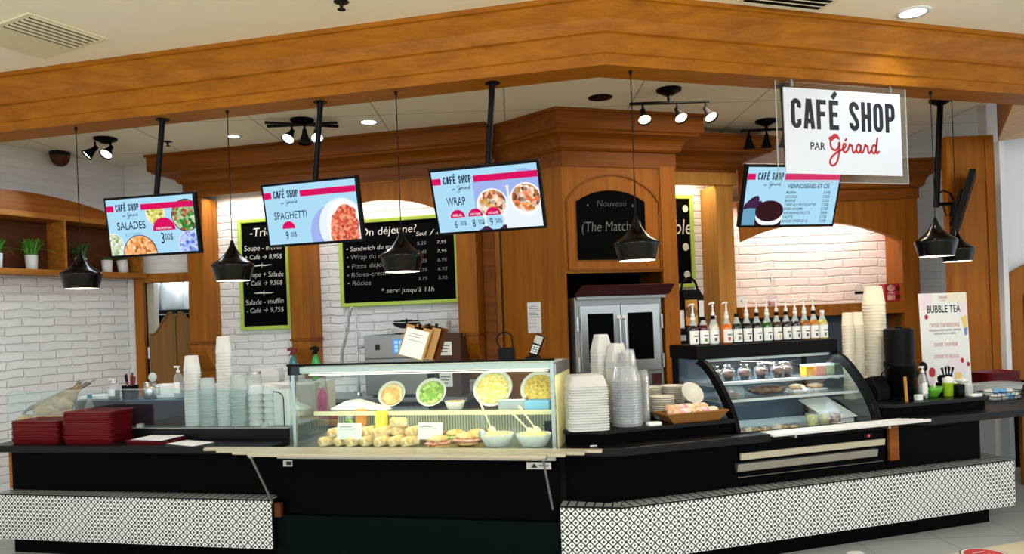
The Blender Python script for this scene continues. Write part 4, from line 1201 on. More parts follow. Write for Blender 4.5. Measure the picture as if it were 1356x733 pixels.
# ------------------------------------------------------------------ swing doors and the storeroom beyond
t = thing('saloon_door', 'left brown saloon door leaf with a curved top in the storeroom doorway', 'door', 'F', -4.415, 9.205, .62, group='saloon door leaves')
def leaf(t, x0, x1, sgn):
    w_ = x1 - x0
    P_ = []
    for k in range(15):
        f = k / 14
        zz = 1.045 + .255 * (.5 - .5*math.cos(PI * min(1, max(0, (f - .12)/.72)))) - (.05 * max(0, f-.86)/.14)
        P_.append((x0 + w_*f if sgn > 0 else x1 - w_*f, zz))
    poly = [((x1 if sgn > 0 else x0), 0), ((x0 if sgn > 0 else x1), 0)] + P_
    b = B().prism(poly, 'y', -.02, .02); b.build('leaf', 'saloon_wood', t, bevel=.006)
    b = B().tube([(x, -.024, z) for x, z in P_], .014, 6); b.build('top_moulding', 'saloon_wood', t)
    hx = x0 - .012 if sgn > 0 else x1 + .012
    for z in (.75, .12):
        b = B().box(hx - .012, hx + .012, -.03, .02, z, z + .14); b.build('hinge', 'steel', t)
leaf(t, .0, .318, 1)
t = thing('saloon_door', 'right brown saloon door leaf, half hidden behind the pilaster', 'door', 'F', -4.085, 9.205, .62, group='saloon door leaves')
leaf(t, .0, .325, -1)
t = thing('storage_rack', 'dark storage rack seen through the doorway above the saloon doors', 'rack', 'F', -4.3, 10.4, 0)
for z in (1.0, 1.93):
    b = B().box(-.75, .75, -.25, .25, z, z + .05); b.build('rack_shelf', 'black_metal', t)
for x in (-.74, .72):
    for y in (-.24, .22):
        b = B().box(x, x + .02, y, y + .02, 0, 2.45); b.build('upright', 'black_metal', t)
b = B().box(-.75, .75, .20, .21, 1.06, 1.92); b.build('back_board', 'black_panel', t)
for k in range(5):
    x = -.62 + .30*k
    bx = B().m(0, True).lathe([(.10, 0), (.135, .03), (.14, .30), (.11, .40), (.03, .44)], 20, ax=.98, ay=.8, pw=4).build('container_sleeve', 'foam', None, pos('F', -4.3 + x, 10.32, 1.982))
    tag(bx, 'white sleeve of containers on the storage rack, ' + ('leftmost', 'second from the left', 'middle one', 'second from the right', 'rightmost')[k], 'container', 'white sleeves on the storage rack')
bx = B().m(0, True).ball((0, 0, .14), .16, 1.1, .8, .95, 14, 8, .12, random.Random(3)).build('plastic_bag', 'bag_blue' if 'bag_blue' in MATS else 'blue_cloth', None, pos('F', -4.62, 10.25, 1.052))
tag(bx, 'light blue bag on the lower shelf of the storage rack', 'bag')
bx = B().box(-.24, .24, -.15, .15, 0, .32).build('storage_box', 'white_plastic', None, pos('F', -3.78, 10.3, 1.051), bevel=.02)
tag(bx, 'white box on the lower shelf of the storage rack', 'box')

# ------------------------------------------------------------------ plants and pots on the wall shelf
def grass_plant(label, t_, seed, pot_r=.062, pot_h=.155, tilt=0.0, hgt=.33, flop=4, leafm='leaf'):
    t = thing('potted_grass', label, 'plant', 'W', t_, -.17, 2.4015, group='white pots on the wall shelf')
    rr = random.Random(seed)
    b = B().m(0, True).lathe([(pot_r*.80, 0), (pot_r*.86, .004), (pot_r, pot_h), (pot_r*.93, pot_h), (pot_r*.90, pot_h - .02), (0, pot_h - .022)], 24); pt = b.build('pot', 'pot_white', t)
    b = B()
    for k in range(90):
        a = rr.uniform(0, 2*PI); r0 = rr.uniform(0, pot_r*.75); ln = rr.uniform(.6, 1.1)*hgt; sp = rr.uniform(.15, 1.15)
        if k < flop*3: ln, sp = hgt*1.0, 1.75
        c_ = Vector((r0*math.cos(a), r0*math.sin(a), pot_h - .02))
        d_ = Vector((math.cos(a), math.sin(a) * (.34 if math.sin(a) > 0 else .7), 0)); a2 = a + rr.uniform(-1.3, 1.3); sd = Vector((-math.sin(a2), math.cos(a2), 0)) * .0055
        pts = [c_ + d_*(sp*ln*.62*f*f) + Vector((0, 0, ln*(f - (.45*f*f*f if sp < 1.2 else .95*f*f)))) for f in (0, .25, .5, .75, 1.0)]
        vs = []
        for i, p in enumerate(pts):
            k_ = (1, 1.1, .9, .6, .08)[i]
            vs += [tuple(p - sd*k_), tuple(p + sd*k_)]
        b.add(vs, [(2*i, 2*i+1, 2*i+3, 2*i+2) for i in range(4)])
    b.build('leaves', leafm, t)
    return t
grass_plant('potted grass plant at the left edge, cut by the picture frame', -.17, 5)
grass_plant('bright green potted grass plant in a white pot on the shelf', .19, 6)
grass_plant('potted grass plant in a white pot behind the hanging lamp', .74, 8, leafm='leaf_dark')
grass_plant('potted dark plant in a white pot beside the salad screen', 1.06, 9, .060, .145, hgt=.10, flop=2, leafm='leaf_dark')
t = grass_plant('tilted white pot with a dark plant at the shelf end', 1.27, 10, .062, .15, hgt=.10, flop=2, leafm='leaf_dark')
t.rotation_euler[1] += -.10; t.location.z += .008

# ------------------------------------------------------------------ back counter on the left and its equipment
S0, W0 = -3.2, 2.9
t = thing('back_counter', 'steel back counter below the menu boards', 'counter', 'L', S0, W0, 0)
fr_box(t, 'worktop', 'dull_steel', [(-5.2, -1.76, 2.52, 3.225, .88, .92)], S0, W0, 0, .004)
fr_box(t, 'cabinet', 'dark_grey', [(-5.2, -1.78, 2.58, 3.225, .08, .879)], S0, W0)
fr_box(t, 'plinth', 'black_panel', [(-5.2, -1.78, 2.66, 3.225, 0, .079)], S0, W0)
t = thing('spray_faucet', 'tall chrome spring faucet in front of the brick wall', 'faucet', 'L', -3.05, 2.75, .921)
b = B().lathe([(.035, 0), (.035, .02), (.02, .04), (.018, .12)], 14).tube([(-.06, 0, .05), (.06, 0, .05)], .012, 8); b.build('base', 'steel', t)
b = B().tube([(0, 0, .1), (0, 0, .62), (-.005, 0, .90), (-.03, 0, .96)], .011, 8); b.build('riser', 'chrome', t)
b = B()
cen = catmull([(-.03, .96), (-.05, .955), (-.08, .88), (-.11, .72), (-.16, .55), (-.185, .44), (-.185, .30)], 10)
pts = []
for i, (x, z) in enumerate(cen):
    for k in range(8):
        f = k / 8
        x2, z2 = (cen[min(i+1, len(cen)-1)][0]-x)*f + x, (cen[min(i+1, len(cen)-1)][1]-z)*f + z
        pts.append((x2 + .016*math.cos(2*PI*f), .016*math.sin(2*PI*f), z2))
b.m(0, True).tube(pts, .0045, 5); b.build('spring_hose', 'chrome', t)
b = B().tube([(-.185, 0, .42), (-.185, 0, .26), (-.185, -.01, .22)], [.012, .016, .022], 10); b.build('spray_head', 'dull_steel', t)
b = B().tube([(0, 0, .52), (0, .10, .52), (.06, .30, .52)], .008, 6).ball((.06, .32, .52), .025); b.build('wall_bracket', 'steel', t)

S0, W0 = -2.55, 2.85
t = thing('rapid_oven', 'stainless countertop oven with a blue display, under the wide menu board', 'oven', 'L', S0, W0, .921)
X0 = tr(S0, W0, 0)
b = B().box(-.35, .35, -.24, .26, .02, .655); b.build('body', 'dark_grey', t, bevel=.008)
b = B().box(-.345, .345, -.262, -.241, .41, .655); b.build('control_panel', 'dull_steel', t, bevel=.004)
b = B().m(0).box(-.02, .15, -.268, -.2625, .46, .61)
b.m(1)
for i in range(3):
    for j in range(3): b.box(.0 + i*.048, .036 + i*.048, -.2695, -.2682, .475 + j*.042, .507 + j*.042)
b.build('display', ['screen_blue_dev' if 'screen_blue_dev' in MATS else glow('screen_blue_dev', '5AA0E8', .9).name, 'scr_blue'], t)
b = B().box(-.22, -.17, -.266, -.2625, .50, .56); b.build('badge', 'navy_ink', t)
b = B().box(-.345, .345, -.262, -.241, .03, .405); b.build('door', 'dull_steel', t, bevel=.004)
b = B().tube([(-.20, -.262, .365), (-.20, -.30, .365), (.20, -.30, .365), (.20, -.262, .365)], .014, 8); b.build('handle', 'steel', t)
for x in (-.28, .28):
    for y in (-.18, .2):
        b = B().lathe([(.02, 0), (.02, .02)], 10, (x, y, 0)); b.build('foot', 'black_plastic', t)
pz = .921 + .6555
pl0 = None
for k in range(5):
    if pl0 is None:
        pl0 = B().m(0, True).lathe([(0, .0), (.10, 0), (.155, .018), (.165, .022), (.163, .026), (.10, .006), (0, .005)], 32, caps=False).build('plate', 'pot_white', None, pos('L', -2.50, 2.82, pz), (0, 0, 0))
        o = pl0
    else:
        o = pl0.copy(); COL.objects.link(o); o.location = pos('L', -2.50 + .006*(k % 2), 2.82, pz + k*.0085)
    tag(o, 'white plate on the countertop oven, %s of five' % nth(k, 5), 'plate', 'plates stacked on the oven')
bw = B().m(0, True).lathe([(.06, 0), (.13, .03), (.155, .06), (.145, .058), (.12, .035), (.05, .012), (0, .012)], 28, caps=False).build('dark_bowl', 'dark_grey', None, pos('L', -2.50, 2.82, pz + .0615))
tag(bw, 'dark bowl on top of the plates on the countertop oven', 'bowl')
t = thing('serving_stand', 'small black cross-shaped stand on top of the dark bowl', 'stand', 'L', -2.50, 2.82, pz + .0745)
b = B().lathe([(.03, 0), (.012, .01), (.010, .09)], 12); b.build('stem', 'black_plastic', t)
b = B().box(-.14, .14, -.012, .012, .055, .068).box(-.012, .012, -.14, .14, .0685, .078); b.build('arms', 'black_plastic', t)
mould = None
for k in range(5):
    if mould is None:
        mould = B().lathe([(.075, 0), (.085, .002), (.10, .028), (.096, .028), (.078, .006), (0, .006)], 24, pw=5).build('square_dish', 'pot_white', None, pos('L', -2.12, 2.85, 1.577))
        o = mould
    else:
        o = mould.copy(); COL.objects.link(o); o.location = pos('L', -2.12, 2.85, 1.577 + k*.025)
    o.rotation_euler = (0, 0, FRAMES['L'][2])
    tag(o, 'white square dish on the cardboard boxes, %s of five' % nth(k, 5), 'dish', 'square dishes on the cardboard boxes')
def carton(label, s_, w, z, lx, ly, lz, rz=0, lab=True):
    t = thing('cardboard_box', label, 'box', 'L', s_, w, z, rz, group='cardboard boxes on the back counter')
    b = B().box(-lx/2, lx/2, -ly/2, ly/2, 0, lz); b.build('carton', 'cardboard', t, bevel=.004)
    b = B().box(-lx/2 - .0005, lx/2 + .0005, -.025, .025, lz - .04, lz + .001); b.build('tape', 'kraft', t)
    if lab:
        b = B().m(0).box(-lx*.30, lx*.18, -ly/2 - .001, -ly/2 - .0002, lz*.28, lz*.72)
        b.m(1)
        for k in range(3): b.box(-lx*.26, lx*(.02 + .04*k), -ly/2 - .0016, -ly/2 - .0011, lz*(.38 + .1*k), lz*(.41 + .1*k))
        b.build('white_label', ['white_paper', 'grey_ink'], t)
carton('brown cardboard box beside the oven, lower of the stack', -2.02, 2.85, .921, .30, .30, .33)
carton('brown cardboard box with a white label, under the square dishes', -2.02, 2.85, 1.252, .30, .28, .322)
# cooling trays etc. seen through the deli glass
t = thing('prep_table', 'wooden prep table behind the left counter', 'table', 'L', -2.95, 1.25, 0)
b = B().box(-.95, .80, -.25, .45, .86, .91); b.build('table_top', 'pale_wood', t, bevel=.006)
for x in (-.92, .74):
    for y in (-.23, .38):
        b = B().box(x, x + .05, y, y + .05, 0, .859); b.build('leg', 'dull_steel', t)
t = thing('white_cabinet', 'white storage cabinet on the prep table, behind the stacked bowls', 'cabinet', 'L', -3.25, 1.40, .911)
b = B().box(-.55, .50, -.18, .20, 0, .30); b.build('body', 'white_plastic', t, bevel=.006)
b = B().box(-.53, -.03, -.196, -.1805, .015, .285).box(-.01, .48, -.196, -.1805, .015, .285); b.build('door', 'white_metal', t, bevel=.004)
b = B().tube([(-.06, -.2, .2), (-.06, -.215, .2), (-.06, -.215, .1), (-.06, -.2, .1)], .006, 6); b.build('handle', 'steel', t)
def spray(label, s_, w, z, liq, head, h=.27):
    t = thing('spray_bottle', label, 'bottle', 'L', s_, w, z, group='spray bottles')
    b = B().m(0, True).lathe([(.036, 0), (.040, .006), (.040, h*.60), (.030, h*.74), (.014, h*.84), (.014, h*.90)], 18, ax=1, ay=.75); b.build('bottle', liq, t)
    b = B().lathe([(.017, h*.88), (.017, h*.95)], 12); b.build('collar', head, t)
    b = B().prism([(-.055, h*1.03), (-.05, h*1.10), (.0, h*1.16), (.035, h*1.10), (.03, h*.95), (.0, h*.95), (-.012, h*1.02)], 'y', -.012, .012); b.build('trigger_head', head, t, bevel=.003)
    b = B().prism([(-.012, h*1.02), (-.02, h*1.0), (-.04, h*.86), (-.034, h*.85), (-.006, h*.98)], 'y', -.006, .006); b.build('trigger', head, t)
spray('spray bottle of teal liquid with a red trigger head', -3.02, 1.34, 1.2115, 'teal_liquid', 'red_plastic')
spray('spray bottle of green liquid with a black trigger head', -2.83, 1.40, 1.2115, 'green_liquid', 'black_plastic')
spray('pink spray bottle seen through the left end of the deli glass', -2.62, 1.10, .911, 'pink_liquid', 'white_plastic', .30)
t = thing('foam_box', 'white foam box lying tilted on the white cabinet', 'box', 'L', -3.30, 1.38, 1.2115, .3)
b = B().lathe([(.105, 0), (.12, .004), (.13, .05), (.132, .055)], 28, pw=7); b.build('base', 'foam', t)
b = B().lathe([(.132, .056), (.13, .06), (.112, .12), (.10, .124)], 28, pw=7); b.build('lid', 'foam', t)
ck = B().m(0, True)
rr = random.Random(12)
for k in range(4): pass
ck.ball((0, 0, .04), .11, 1.3, .8, .42, 18, 10, .16, rr)
o = ck.build('cleaning_cloth', 'orange_cloth', None, pos('L', -2.48, 1.12, .905)); tag(o, 'crumpled orange cloth on the prep table, seen through the deli glass', 'cloth')
# ------------------------------------------------------------------ left counter: trays, buns, bottles, cup stacks
Z_TOP, Z_LED = .8655, .9545
def stack(name, cat, mk, n, pitch, fr, s_, w, z, rz, what, group, jit=.002, seed=1, up=True, tilt=0):
    """n copies of one nested piece; what = label text with {n}"""
    rr = random.Random(seed); first = None
    for k in range(n):
        if first is None:
            first = mk(); o = first
        else:
            o = first.copy(); COL.objects.link(o)
        o.location = pos(fr, s_ + rr.uniform(-jit, jit), w + rr.uniform(-jit, jit), z + k*pitch)
        o.rotation_euler = (0, 0, FRAMES[fr][2] + rz + rr.uniform(-jit, jit)*3)
        tag(o, what.format(n=nth(k, n)), cat, group)
def mk_tray():
    p = [(.455, .0), (.462, .0), (.492, .0225), (.507, .0235), (.507, .0265), (.489, .0255), (.458, .003), (.452, .003), (0, .003), (0, 0)]
    prof = [(0, 0), (.455, .0), (.490, .0225), (.5, .0235), (.5, .0262), (.486, .0255), (.452, .003), (0, .003)]
    return B().lathe(prof, 48, ax=.46, ay=.275, pw=9, caps=False).build('tray', 'red_plastic')
stack('tray', 'tray', mk_tray, 10, .0165, 'L', -4.575, .20, Z_TOP, 0, 'red cafeteria tray in the low left pile, {n}', 'red trays on the left counter', .003, 4)
stack('tray', 'tray', mk_tray, 14, .0168, 'L', -4.085, .20, Z_TOP, .0, 'red cafeteria tray in the tall left pile, {n}', 'red trays on the left counter', .003, 5)
o = mk_tray(); o.location = pos('L', -3.56, .19, Z_TOP); o.rotation_euler = (0, 0, FRAMES['L'][2] - .12); o.scale = (.85, .95, .8)
tag(o, 'single red tray under white papers on the left counter', 'tray')
for k in range(4):
    o = B().box(-.15, .15, -.10, .10, 0, .0016).build('paper_sheet', 'white_paper', None, pos('L', -3.56 + .008*k, .20, Z_TOP + .024 + k*.0022), (0, 0, FRAMES['L'][2] - .12 + .03*k))
    tag(o, 'white paper on the single red tray, %s of four' % nth(k, 4), 'paper', 'papers on the red tray')
o = B().box(-.17, .15, -.09, .09, 0, .0016).build('paper_sheet', 'white_paper', None, pos('L', -3.20, .12, Z_TOP + .0003), (0, 0, FRAMES['L'][2] - .32)); tag(o, 'loose white paper lying beside the single red tray', 'paper')

# acrylic shield on the ledge
t = thing('sneeze_guard', 'low clear acrylic guard standing on the left ledge', 'guard', 'L', -3.8, .322, Z_LED)
c_ = [(-1.29, 0), (1.29, 0), (1.29, .30)] + [(x, z) for x, z in arc(-1.25, .26, .04, PI/2, PI, 5)]
b = B().prism(c_, 'y', -.003, .003); b.build('pane', 'shield_glass', t)
b = B().box(-1.25, 1.29, -.0035, .0035, .3005, .304); b.build('edge', 'frosted', t)
for x in (-1.1, 0, 1.1):
    b = B().box(x - .02, x + .02, -.02, -.0035, 0, .03).box(x - .02, x + .02, .0035, .02, 0, .03); b.build('foot', 'clear_plastic', t)

# buns in a clear bag
food('bun', ['C08A48', 'D8A868', 'E8C490', 'F0D8B0'], 14)
rr = random.Random(2)
for k, (s_, w, dz) in enumerate(((-4.97, .40, 0), (-4.82, .39, 0), (-4.68, .40, 0), (-4.90, .50, .0), (-4.75, .50, .0), (-4.84, .44, .068))):
    o = B().m(0, True).ball((0, 0, .045), .075, 1.1, 1, .60, 18, 10, .03, rr).build('bun', 'bun', None, pos('L', s_, w, Z_LED + .012 + dz))
    tag(o, 'pale bread bun in the clear bag on the left ledge, ' + ('leftmost in front', 'second in front', 'right one in front', 'left one at the back', 'right one at the back', 'on top of the others')[k], 'bun', 'buns in the clear bag')
b = B().m(0, True)
rr = random.Random(9)
sec = [(.24, .095, .0, 0), (.26, .11, .03, 0), (.25, .105, .10, .0), (.21, .09, .16, .04), (.15, .07, .22, .12), (.09, .05, .28, .22), (.05, .03, .32, .32), (.08, .05, .37, .40)]
seg = 22
vs, fs = [], []
for j, (ax, ay, z, dx) in enumerate(sec):
    for i in range(seg):
        a = 2*PI*i/seg; k = 1 + (rr.uniform(-.09, .09) if j > 1 else 0)
        vs.append((dx + ax*k*math.cos(a), ay*k*math.sin(a), z + (rr.uniform(-.012, .012) if j > 1 else 0)))
for j in range(len(sec)-1):
    for i in range(seg): fs.append((j*seg+i, j*seg+(i+1) % seg, (j+1)*seg+(i+1) % seg, (j+1)*seg+i))
b.add(vs, fs)
o = b.build('bread_bag', 'bag_plastic', None, pos('L', -4.80, .445, Z_LED + .002)); tag(o, 'clear plastic bag of buns with a twisted neck, behind the red trays', 'bag')
o.rotation_euler = (0, 0, FRAMES['L'][2])
t = thing('water_bottle', 'small clear bottle with a teal cap behind the red trays', 'bottle', 'L', -4.36, .42, Z_LED)
b = B().m(0, True).lathe([(.04, 0), (.045, .01), (.045, .15), (.018, .21), (.016, .225)], 18); b.build('body', 'clear_plastic', t)
b = B().lathe([(.02, .225), (.02, .255)], 14); b.build('cap', 'teal_liquid', t)

# dark bin behind the guard and the things standing on it
t = thing('condiment_bin', 'long dark steel bin on the left ledge, with dispensers standing on it', 'bin', 'L', -3.98, .56, Z_LED)
b = B().box(-.54, .54, -.13, .13, 0, .195); b.build('body', 'violet_steel', t, bevel=.006)
b = B().box(-.55, .55, -.14, .14, .1955, .207); b.build('lid', 'bin_lid', t, bevel=.003)
ZB = Z_LED + .2085
def pump_bottle(label, fr, s_, w, z, h, r, body, liq=None, group='pump bottles of sanitizer', label_patch=True):
    t = thing('sanitizer_bottle', label, 'bottle', fr, s_, w, z, group=group)
    b = B().m(0, True).lathe([(r*.92, 0), (r, .006), (r, h*.62), (r*.75, h*.72), (r*.35, h*.78), (r*.33, h*.82)], 20); bd = b.build('bottle', body, t)
    b = B().m(0, True).lathe([(r*.86, .004), (r*.93, .008), (r*.93, h*.45), (0, h*.451)], 20); b.build('gel', liq or 'frosted', t)
    if label_patch:
        b = B().m(0, True)
        n = 9; vs = []
        for i in range(n):
            a = -PI/2 + (i/(n-1) - .5)*1.7
            for zz in (h*.16, h*.50): vs.append((r*1.012*math.cos(a), r*1.012*math.sin(a), zz))
        b.add(vs, [(2*i, 2*i+2, 2*i+3, 2*i+1) for i in range(n-1)]); b.build('paper_label', 'white_paper', bd)
    b = B().lathe([(r*.42, h*.80), (r*.42, h*.86), (r*.18, h*.87), (r*.16, h*.95)], 14).box(-r*.95, r*.35, -r*.22, r*.22, h*.95, h*1.0); b.build('pump', 'white_plastic', t)
pump_bottle('squat pump bottle of clear hand gel beside the black mesh cup', 'L', -4.21, .52, ZB, .165, .045, 'clear_plastic', 'blue_grey')
pump_bottle('tall pump bottle of hand sanitizer at the right end of the dark bin', 'L', -3.59, .52, ZB, .26, .036, 'clear_plastic')
t = thing('pen_cup', 'black mesh cup holding red-handled utensils', 'cup', 'L', -4.05, .52, ZB)
b = B().m(0).lathe([(.045, 0), (.05, .004), (.052, .11), (.049, .11), (.046, .006), (0, .006)], 20, pw=5); b.build('mesh_cup', 'black_metal', t)
for k in range(5):
    a = 1.3*k; rr = random.Random(k)
    o = thing('red_utensil', 'red-handled utensil standing in the black mesh cup, ' + ('frontmost', 'leaning left', 'leaning back', 'leaning right', 'tallest')[k], 'utensil', 'L', -4.05 + .016*math.cos(a), .52 + .016*math.sin(a), ZB + .012, group='utensils in the mesh cup')
    o.rotation_euler = (.12*math.sin(a), .15*math.cos(a), 0)
    B().tube([(0, 0, 0), (0, 0, .10)], .004, 6).build('shank', 'steel', o)
    B().tube([(0, 0, .10), (0, 0, .13 + .008*k), (0, 0, .17 + .008*k)], [.009, .012, .009], 8).build('grip', 'red_plastic' if k != 2 else 'black_plastic', o)
t = thing('steel_cup', 'brushed steel cup with scoops on the dark bin', 'cup', 'L', -3.87, .53, ZB)
b = B().m(0, True).lathe([(.045, 0), (.05, .004), (.05, .13), (.047, .13), (.046, .006), (0, .006)], 22); b.build('body', 'steel', t)
b = B().tube([(.047, 0, .10), (.085, 0, .09), (.085, 0, .04), (.047, 0, .03)], .005, 6); b.build('handle', 'steel', t)
o = thing('scoop', 'clear plastic scoop standing in the steel cup', 'scoop', 'L', -3.87, .53, ZB + .012); o.rotation_euler = (.1, .2, 0)
B().tube([(0, 0, 0), (0, 0, .13)], .006, 8).build('handle', 'clear_plastic', o)
B().m(0, True).ball((0, 0, .165), .035, 1, .6, 1.1).build('bowl', 'frosted', o)
o = B().box(-.10, .10, -.05, .05, 0, .11).build('napkin_box', 'white_plastic', None, pos('L', -3.74, .60, ZB), (0, 0, FRAMES['L'][2]), .006); tag(o, 'plain white box between the steel cup and the tall sanitizer', 'box')
o = B().box(-.14, .14, -.06, .06, 0, .03).build('paper_pack', 'white_paper', None, pos('L', -4.40, .56, ZB), (0, 0, FRAMES['L'][2] + .1), .003); tag(o, 'flat pack of white paper at the left end of the dark bin', 'paper')

def mk_cup(r_top, r_rim, h, mat, name='foam_cup', pw=2.0, seg=28, inv=True, th=.0012, rim=.0022):
    """open, thin-walled tapered cup; inv = standing on its rim"""
    k = (r_rim - r_top) / h
    prof = [(0, 0), (r_top*.9, 0), (r_top, .004), (r_rim, h), (r_rim + rim, h - .0005), (r_rim + rim, h + .004), (r_rim - th*1.4, h + .004), (r_top - th, .006), (0, .005)]
    if inv: prof = [(r, h + .004 - z) for r, z in prof]
    def f():
        return B().m(0, pw < 3).lathe(prof, seg, pw=pw, caps=False).build(name, mat)
    return f
stack('foam_cup', 'cup', mk_cup(.050, .064, .115, 'foam'), 18, .0255, 'L', -3.41, .45, Z_LED, 0, 'foam cup in the stack beside the tall sanitizer, {n}', 'foam cups on the left ledge', .0015, 11)
stack('clear_lid_cup', 'cup', mk_cup(.052, .060, .12, 'frosted', 'plastic_cup'), 12, .0225, 'L', -3.265, .44, Z_LED, 0, 'frosted cup in the short stack between foam stacks, {n}', 'frosted cups on the left ledge', .0012, 12)
stack('foam_cup', 'cup', mk_cup(.048, .060, .13, 'foam'), 24, .0245, 'L', -3.125, .46, Z_LED, 0, 'foam cup in the tallest stack on the left, {n}', 'foam cups on the left ledge', .0015, 13)
stack('clear_lid_cup', 'cup', mk_cup(.056, .064, .12, 'frosted', 'plastic_cup'), 13, .0225, 'L', -2.985, .43, Z_LED, 0, 'frosted cup in the stack before the bowls, {n}', 'frosted cups on the left ledge', .0012, 14)
mk_bowl = mk_cup(.050, .060, .062, 'foam', 'foam_bowl')
stack('foam_bowl', 'bowl', mk_bowl, 6, .0485, 'L', -2.845, .45, Z_LED, 0, 'foam bowl in the left bowl stack, {n}', 'foam bowls on the left ledge', .001, 15)
stack('foam_bowl', 'bowl', mk_bowl, 6, .0485, 'L', -2.715, .45, Z_LED, 0, 'foam bowl in the right bowl stack, {n}', 'foam bowls on the left ledge', .001, 16)
t = thing('lid_holder', 'white lid holder with a dark curved edge, at the right end of the left ledge', 'holder', 'L', -2.59, .46, Z_LED)
b = B().prism([(-.08, 0), (.075, 0), (.075, .27), (-.08, .27)], 'y', -.06, .06); b.build('body', 'foam', t, bevel=.008)
b = B().tube([(.01, -.0625, .0), (.01, -.0625, .20), (-.0, -.0625, .235), (-.03, -.0625, .255), (-.08, -.0625, .262)], .004, 6); b.build('edge', 'dark_grey', t)
t = thing('glass_jar', 'clear glass jar with a steel lid behind the frosted cups', 'jar', 'L', -2.98, .64, Z_LED)
b = B().m(0, True).lathe([(.055, 0), (.06, .01), (.06, .36), (.05, .38)], 20); b.build('jar', 'clear_plastic', t)
b = B().lathe([(.056, .381), (.056, .40), (.0, .402)], 20); b.build('lid', 'steel', t)

# ------------------------------------------------------------------ deli case contents
food('wrap_skin', ['C89A58', 'E2C084', 'EED8A8', 'F4E4C0'], 26)
food('bread', ['B87C34', 'D8A860', 'E8C890', 'F2DCA8'], 18)
food('lettuce', ['4A7A20', '7FA83C', 'A8C860', 'C8DC90'], 40)
food('egg_salad', ['D8B848', 'EAD470', 'F4E8A0', 'F8F0C8'], 70)
food('pasta_salad', ['9A7A20', 'C8A83C', 'E0C860', 'B89030'], 60)
food('ham', ['C86A50', 'E09080', 'F0B8A0'], 40)
ZD = .8355
def wrap(label, s_, w, z, rz, tilt, L=.15, r=.036, seed=0):
    t = thing('wrap_roll', label, 'wrap', 'L', s_, w, z + r, rz, group='wraps in the deli case')
    t.rotation_euler = (0, tilt, FRAMES['L'][2] + rz)
    rr = random.Random(seed)
    prof = [(.0, -L/2), (r*.6, -L/2), (r*.98, -L/2 + .015), (r, 0), (r*1.02, L/2 - .01), (r*.96, L/2), (r*.90, L/2)]
    b = B().xf(Matrix.Rotation(PI/2, 4, 'Y')).m(0, True).lathe(prof, 16, ay=.9, caps=False); b.build('tortilla', 'wrap_skin', t)
    b = B().xf(Matrix.Rotation(PI/2, 4, 'Y')).m(0, True).lathe([(r*.92, L/2 - .002), (r*.5, L/2 + .006), (0, L/2 + .004)], 16, ay=.9, caps=False); b.build('filling', 'lettuce' if seed % 2 else 'ham', t)
    return t
names = ['at the left end in front', 'second along the front row', 'third along the front row', 'fourth along the front row', 'fifth along the front row', 'sixth along the front row', 'seventh along the front row',
         'left one in the back row', 'second in the back row', 'third in the back row', 'fourth in the back row', 'right one in the back row', 'first on top', 'second on top', 'third on top', 'fourth on top', 'fifth on top', 'sixth on top', 'highest of all']
for k in range(7):
    wrap('tortilla wrap in the deli case, ' + names[k], -2.12 + k*.105, .20 + .02*(k % 2), ZD, 1.25 + .12*((k*5) % 3 - 1), 0, seed=k)
for k in range(5):
    wrap('tortilla wrap in the deli case, ' + names[7+k], -2.05 + k*.11, .37, ZD, 1.3 + .1*((k*3) % 3 - 1), 0, seed=k+1)
for k in range(6):
    wrap('tortilla wrap in the deli case, ' + names[12+k], -2.06 + k*.115, .27 + .03*((k*2) % 3 - 1), ZD + .060, 1.1 + .25*((k*4) % 3 - 1), .08*((k*2) % 3 - 1), seed=k+4)
wrap('tortilla wrap in the deli case, ' + names[18], -1.60, .27, ZD + .122, .6, .1, .12, seed=3)
def price_card(label, s_, w, z, wd, h):
    t = thing('price_card', label, 'card', 'L', s_, w, z, group='price cards in the deli case')
    b = B().xf(Matrix.Rotation(-.15, 4, 'X')).box(-wd/2, wd/2, -.002, .002, 0, h); b.build('card', 'white_paper', t)
    b = B().xf(Matrix.Rotation(-.15, 4, 'X')).box(-wd*.4, wd*.1, -.003, -.0022, h*.75, h*.79).box(-wd*.4, wd*.25, -.003, -.0022, h*.62, h*.65); b.build('print', 'grey_ink', t)
    b = B().box(-.03, .03, .0, .04, 0, .006); b.build('foot', 'clear_plastic', t)
price_card('blank white price card in the deli case, on the left among the wraps', -1.93, .155, ZD + .055, .19, .115)
price_card('blank white price card in the deli case, in the middle before the lettuce', -1.325, .17, ZD + .055, .18, .115)
def block(name, label, cat, s_, w, z, lx, ly, lz, mat, rz=0):
    o = B().box(-lx/2, lx/2, -ly/2, ly/2, 0, lz).build(name, mat, None, pos('L', s_, w, z), (0, 0, FRAMES['L'][2] + rz), .006); return tag(o, label, cat)
plain('cheddar', 'E8962C', .5, noise=.04); plain('butter', 'F2D848', .5, noise=.03); plain('mustard_yellow', 'F0B818', .35, noise=.03)
block('cheese_block', 'orange cheese block standing behind the left price card', 'cheese', -1.97, .47, ZD, .085, .06, .235, 'cheddar', .1)
block('cheese_block', 'tall pale yellow carton standing right of the orange cheese', 'carton', -1.74, .30, ZD, .075, .06, .24, 'butter', -.1)
t = thing('mustard_bottle', 'plump yellow squeeze bottle beside the tall yellow carton', 'bottle', 'L', -1.665, .36, ZD)
B().m(0, True).lathe([(.04, 0), (.046, .01), (.046, .08), (.030, .14), (.016, .155)], 18).build('body', 'mustard_yellow', t)
B().lathe([(.017, .156), (.006, .185)], 12).build('nozzle', 'mustard_yellow', t)
t = thing('pickle_jar', 'small green jar left of the orange cheese', 'jar', 'L', -2.08, .49, ZD)
B().m(0, True).lathe([(.034, 0), (.038, .01), (.038, .14), (.03, .16)], 16).build('jar', 'lettuce', t)
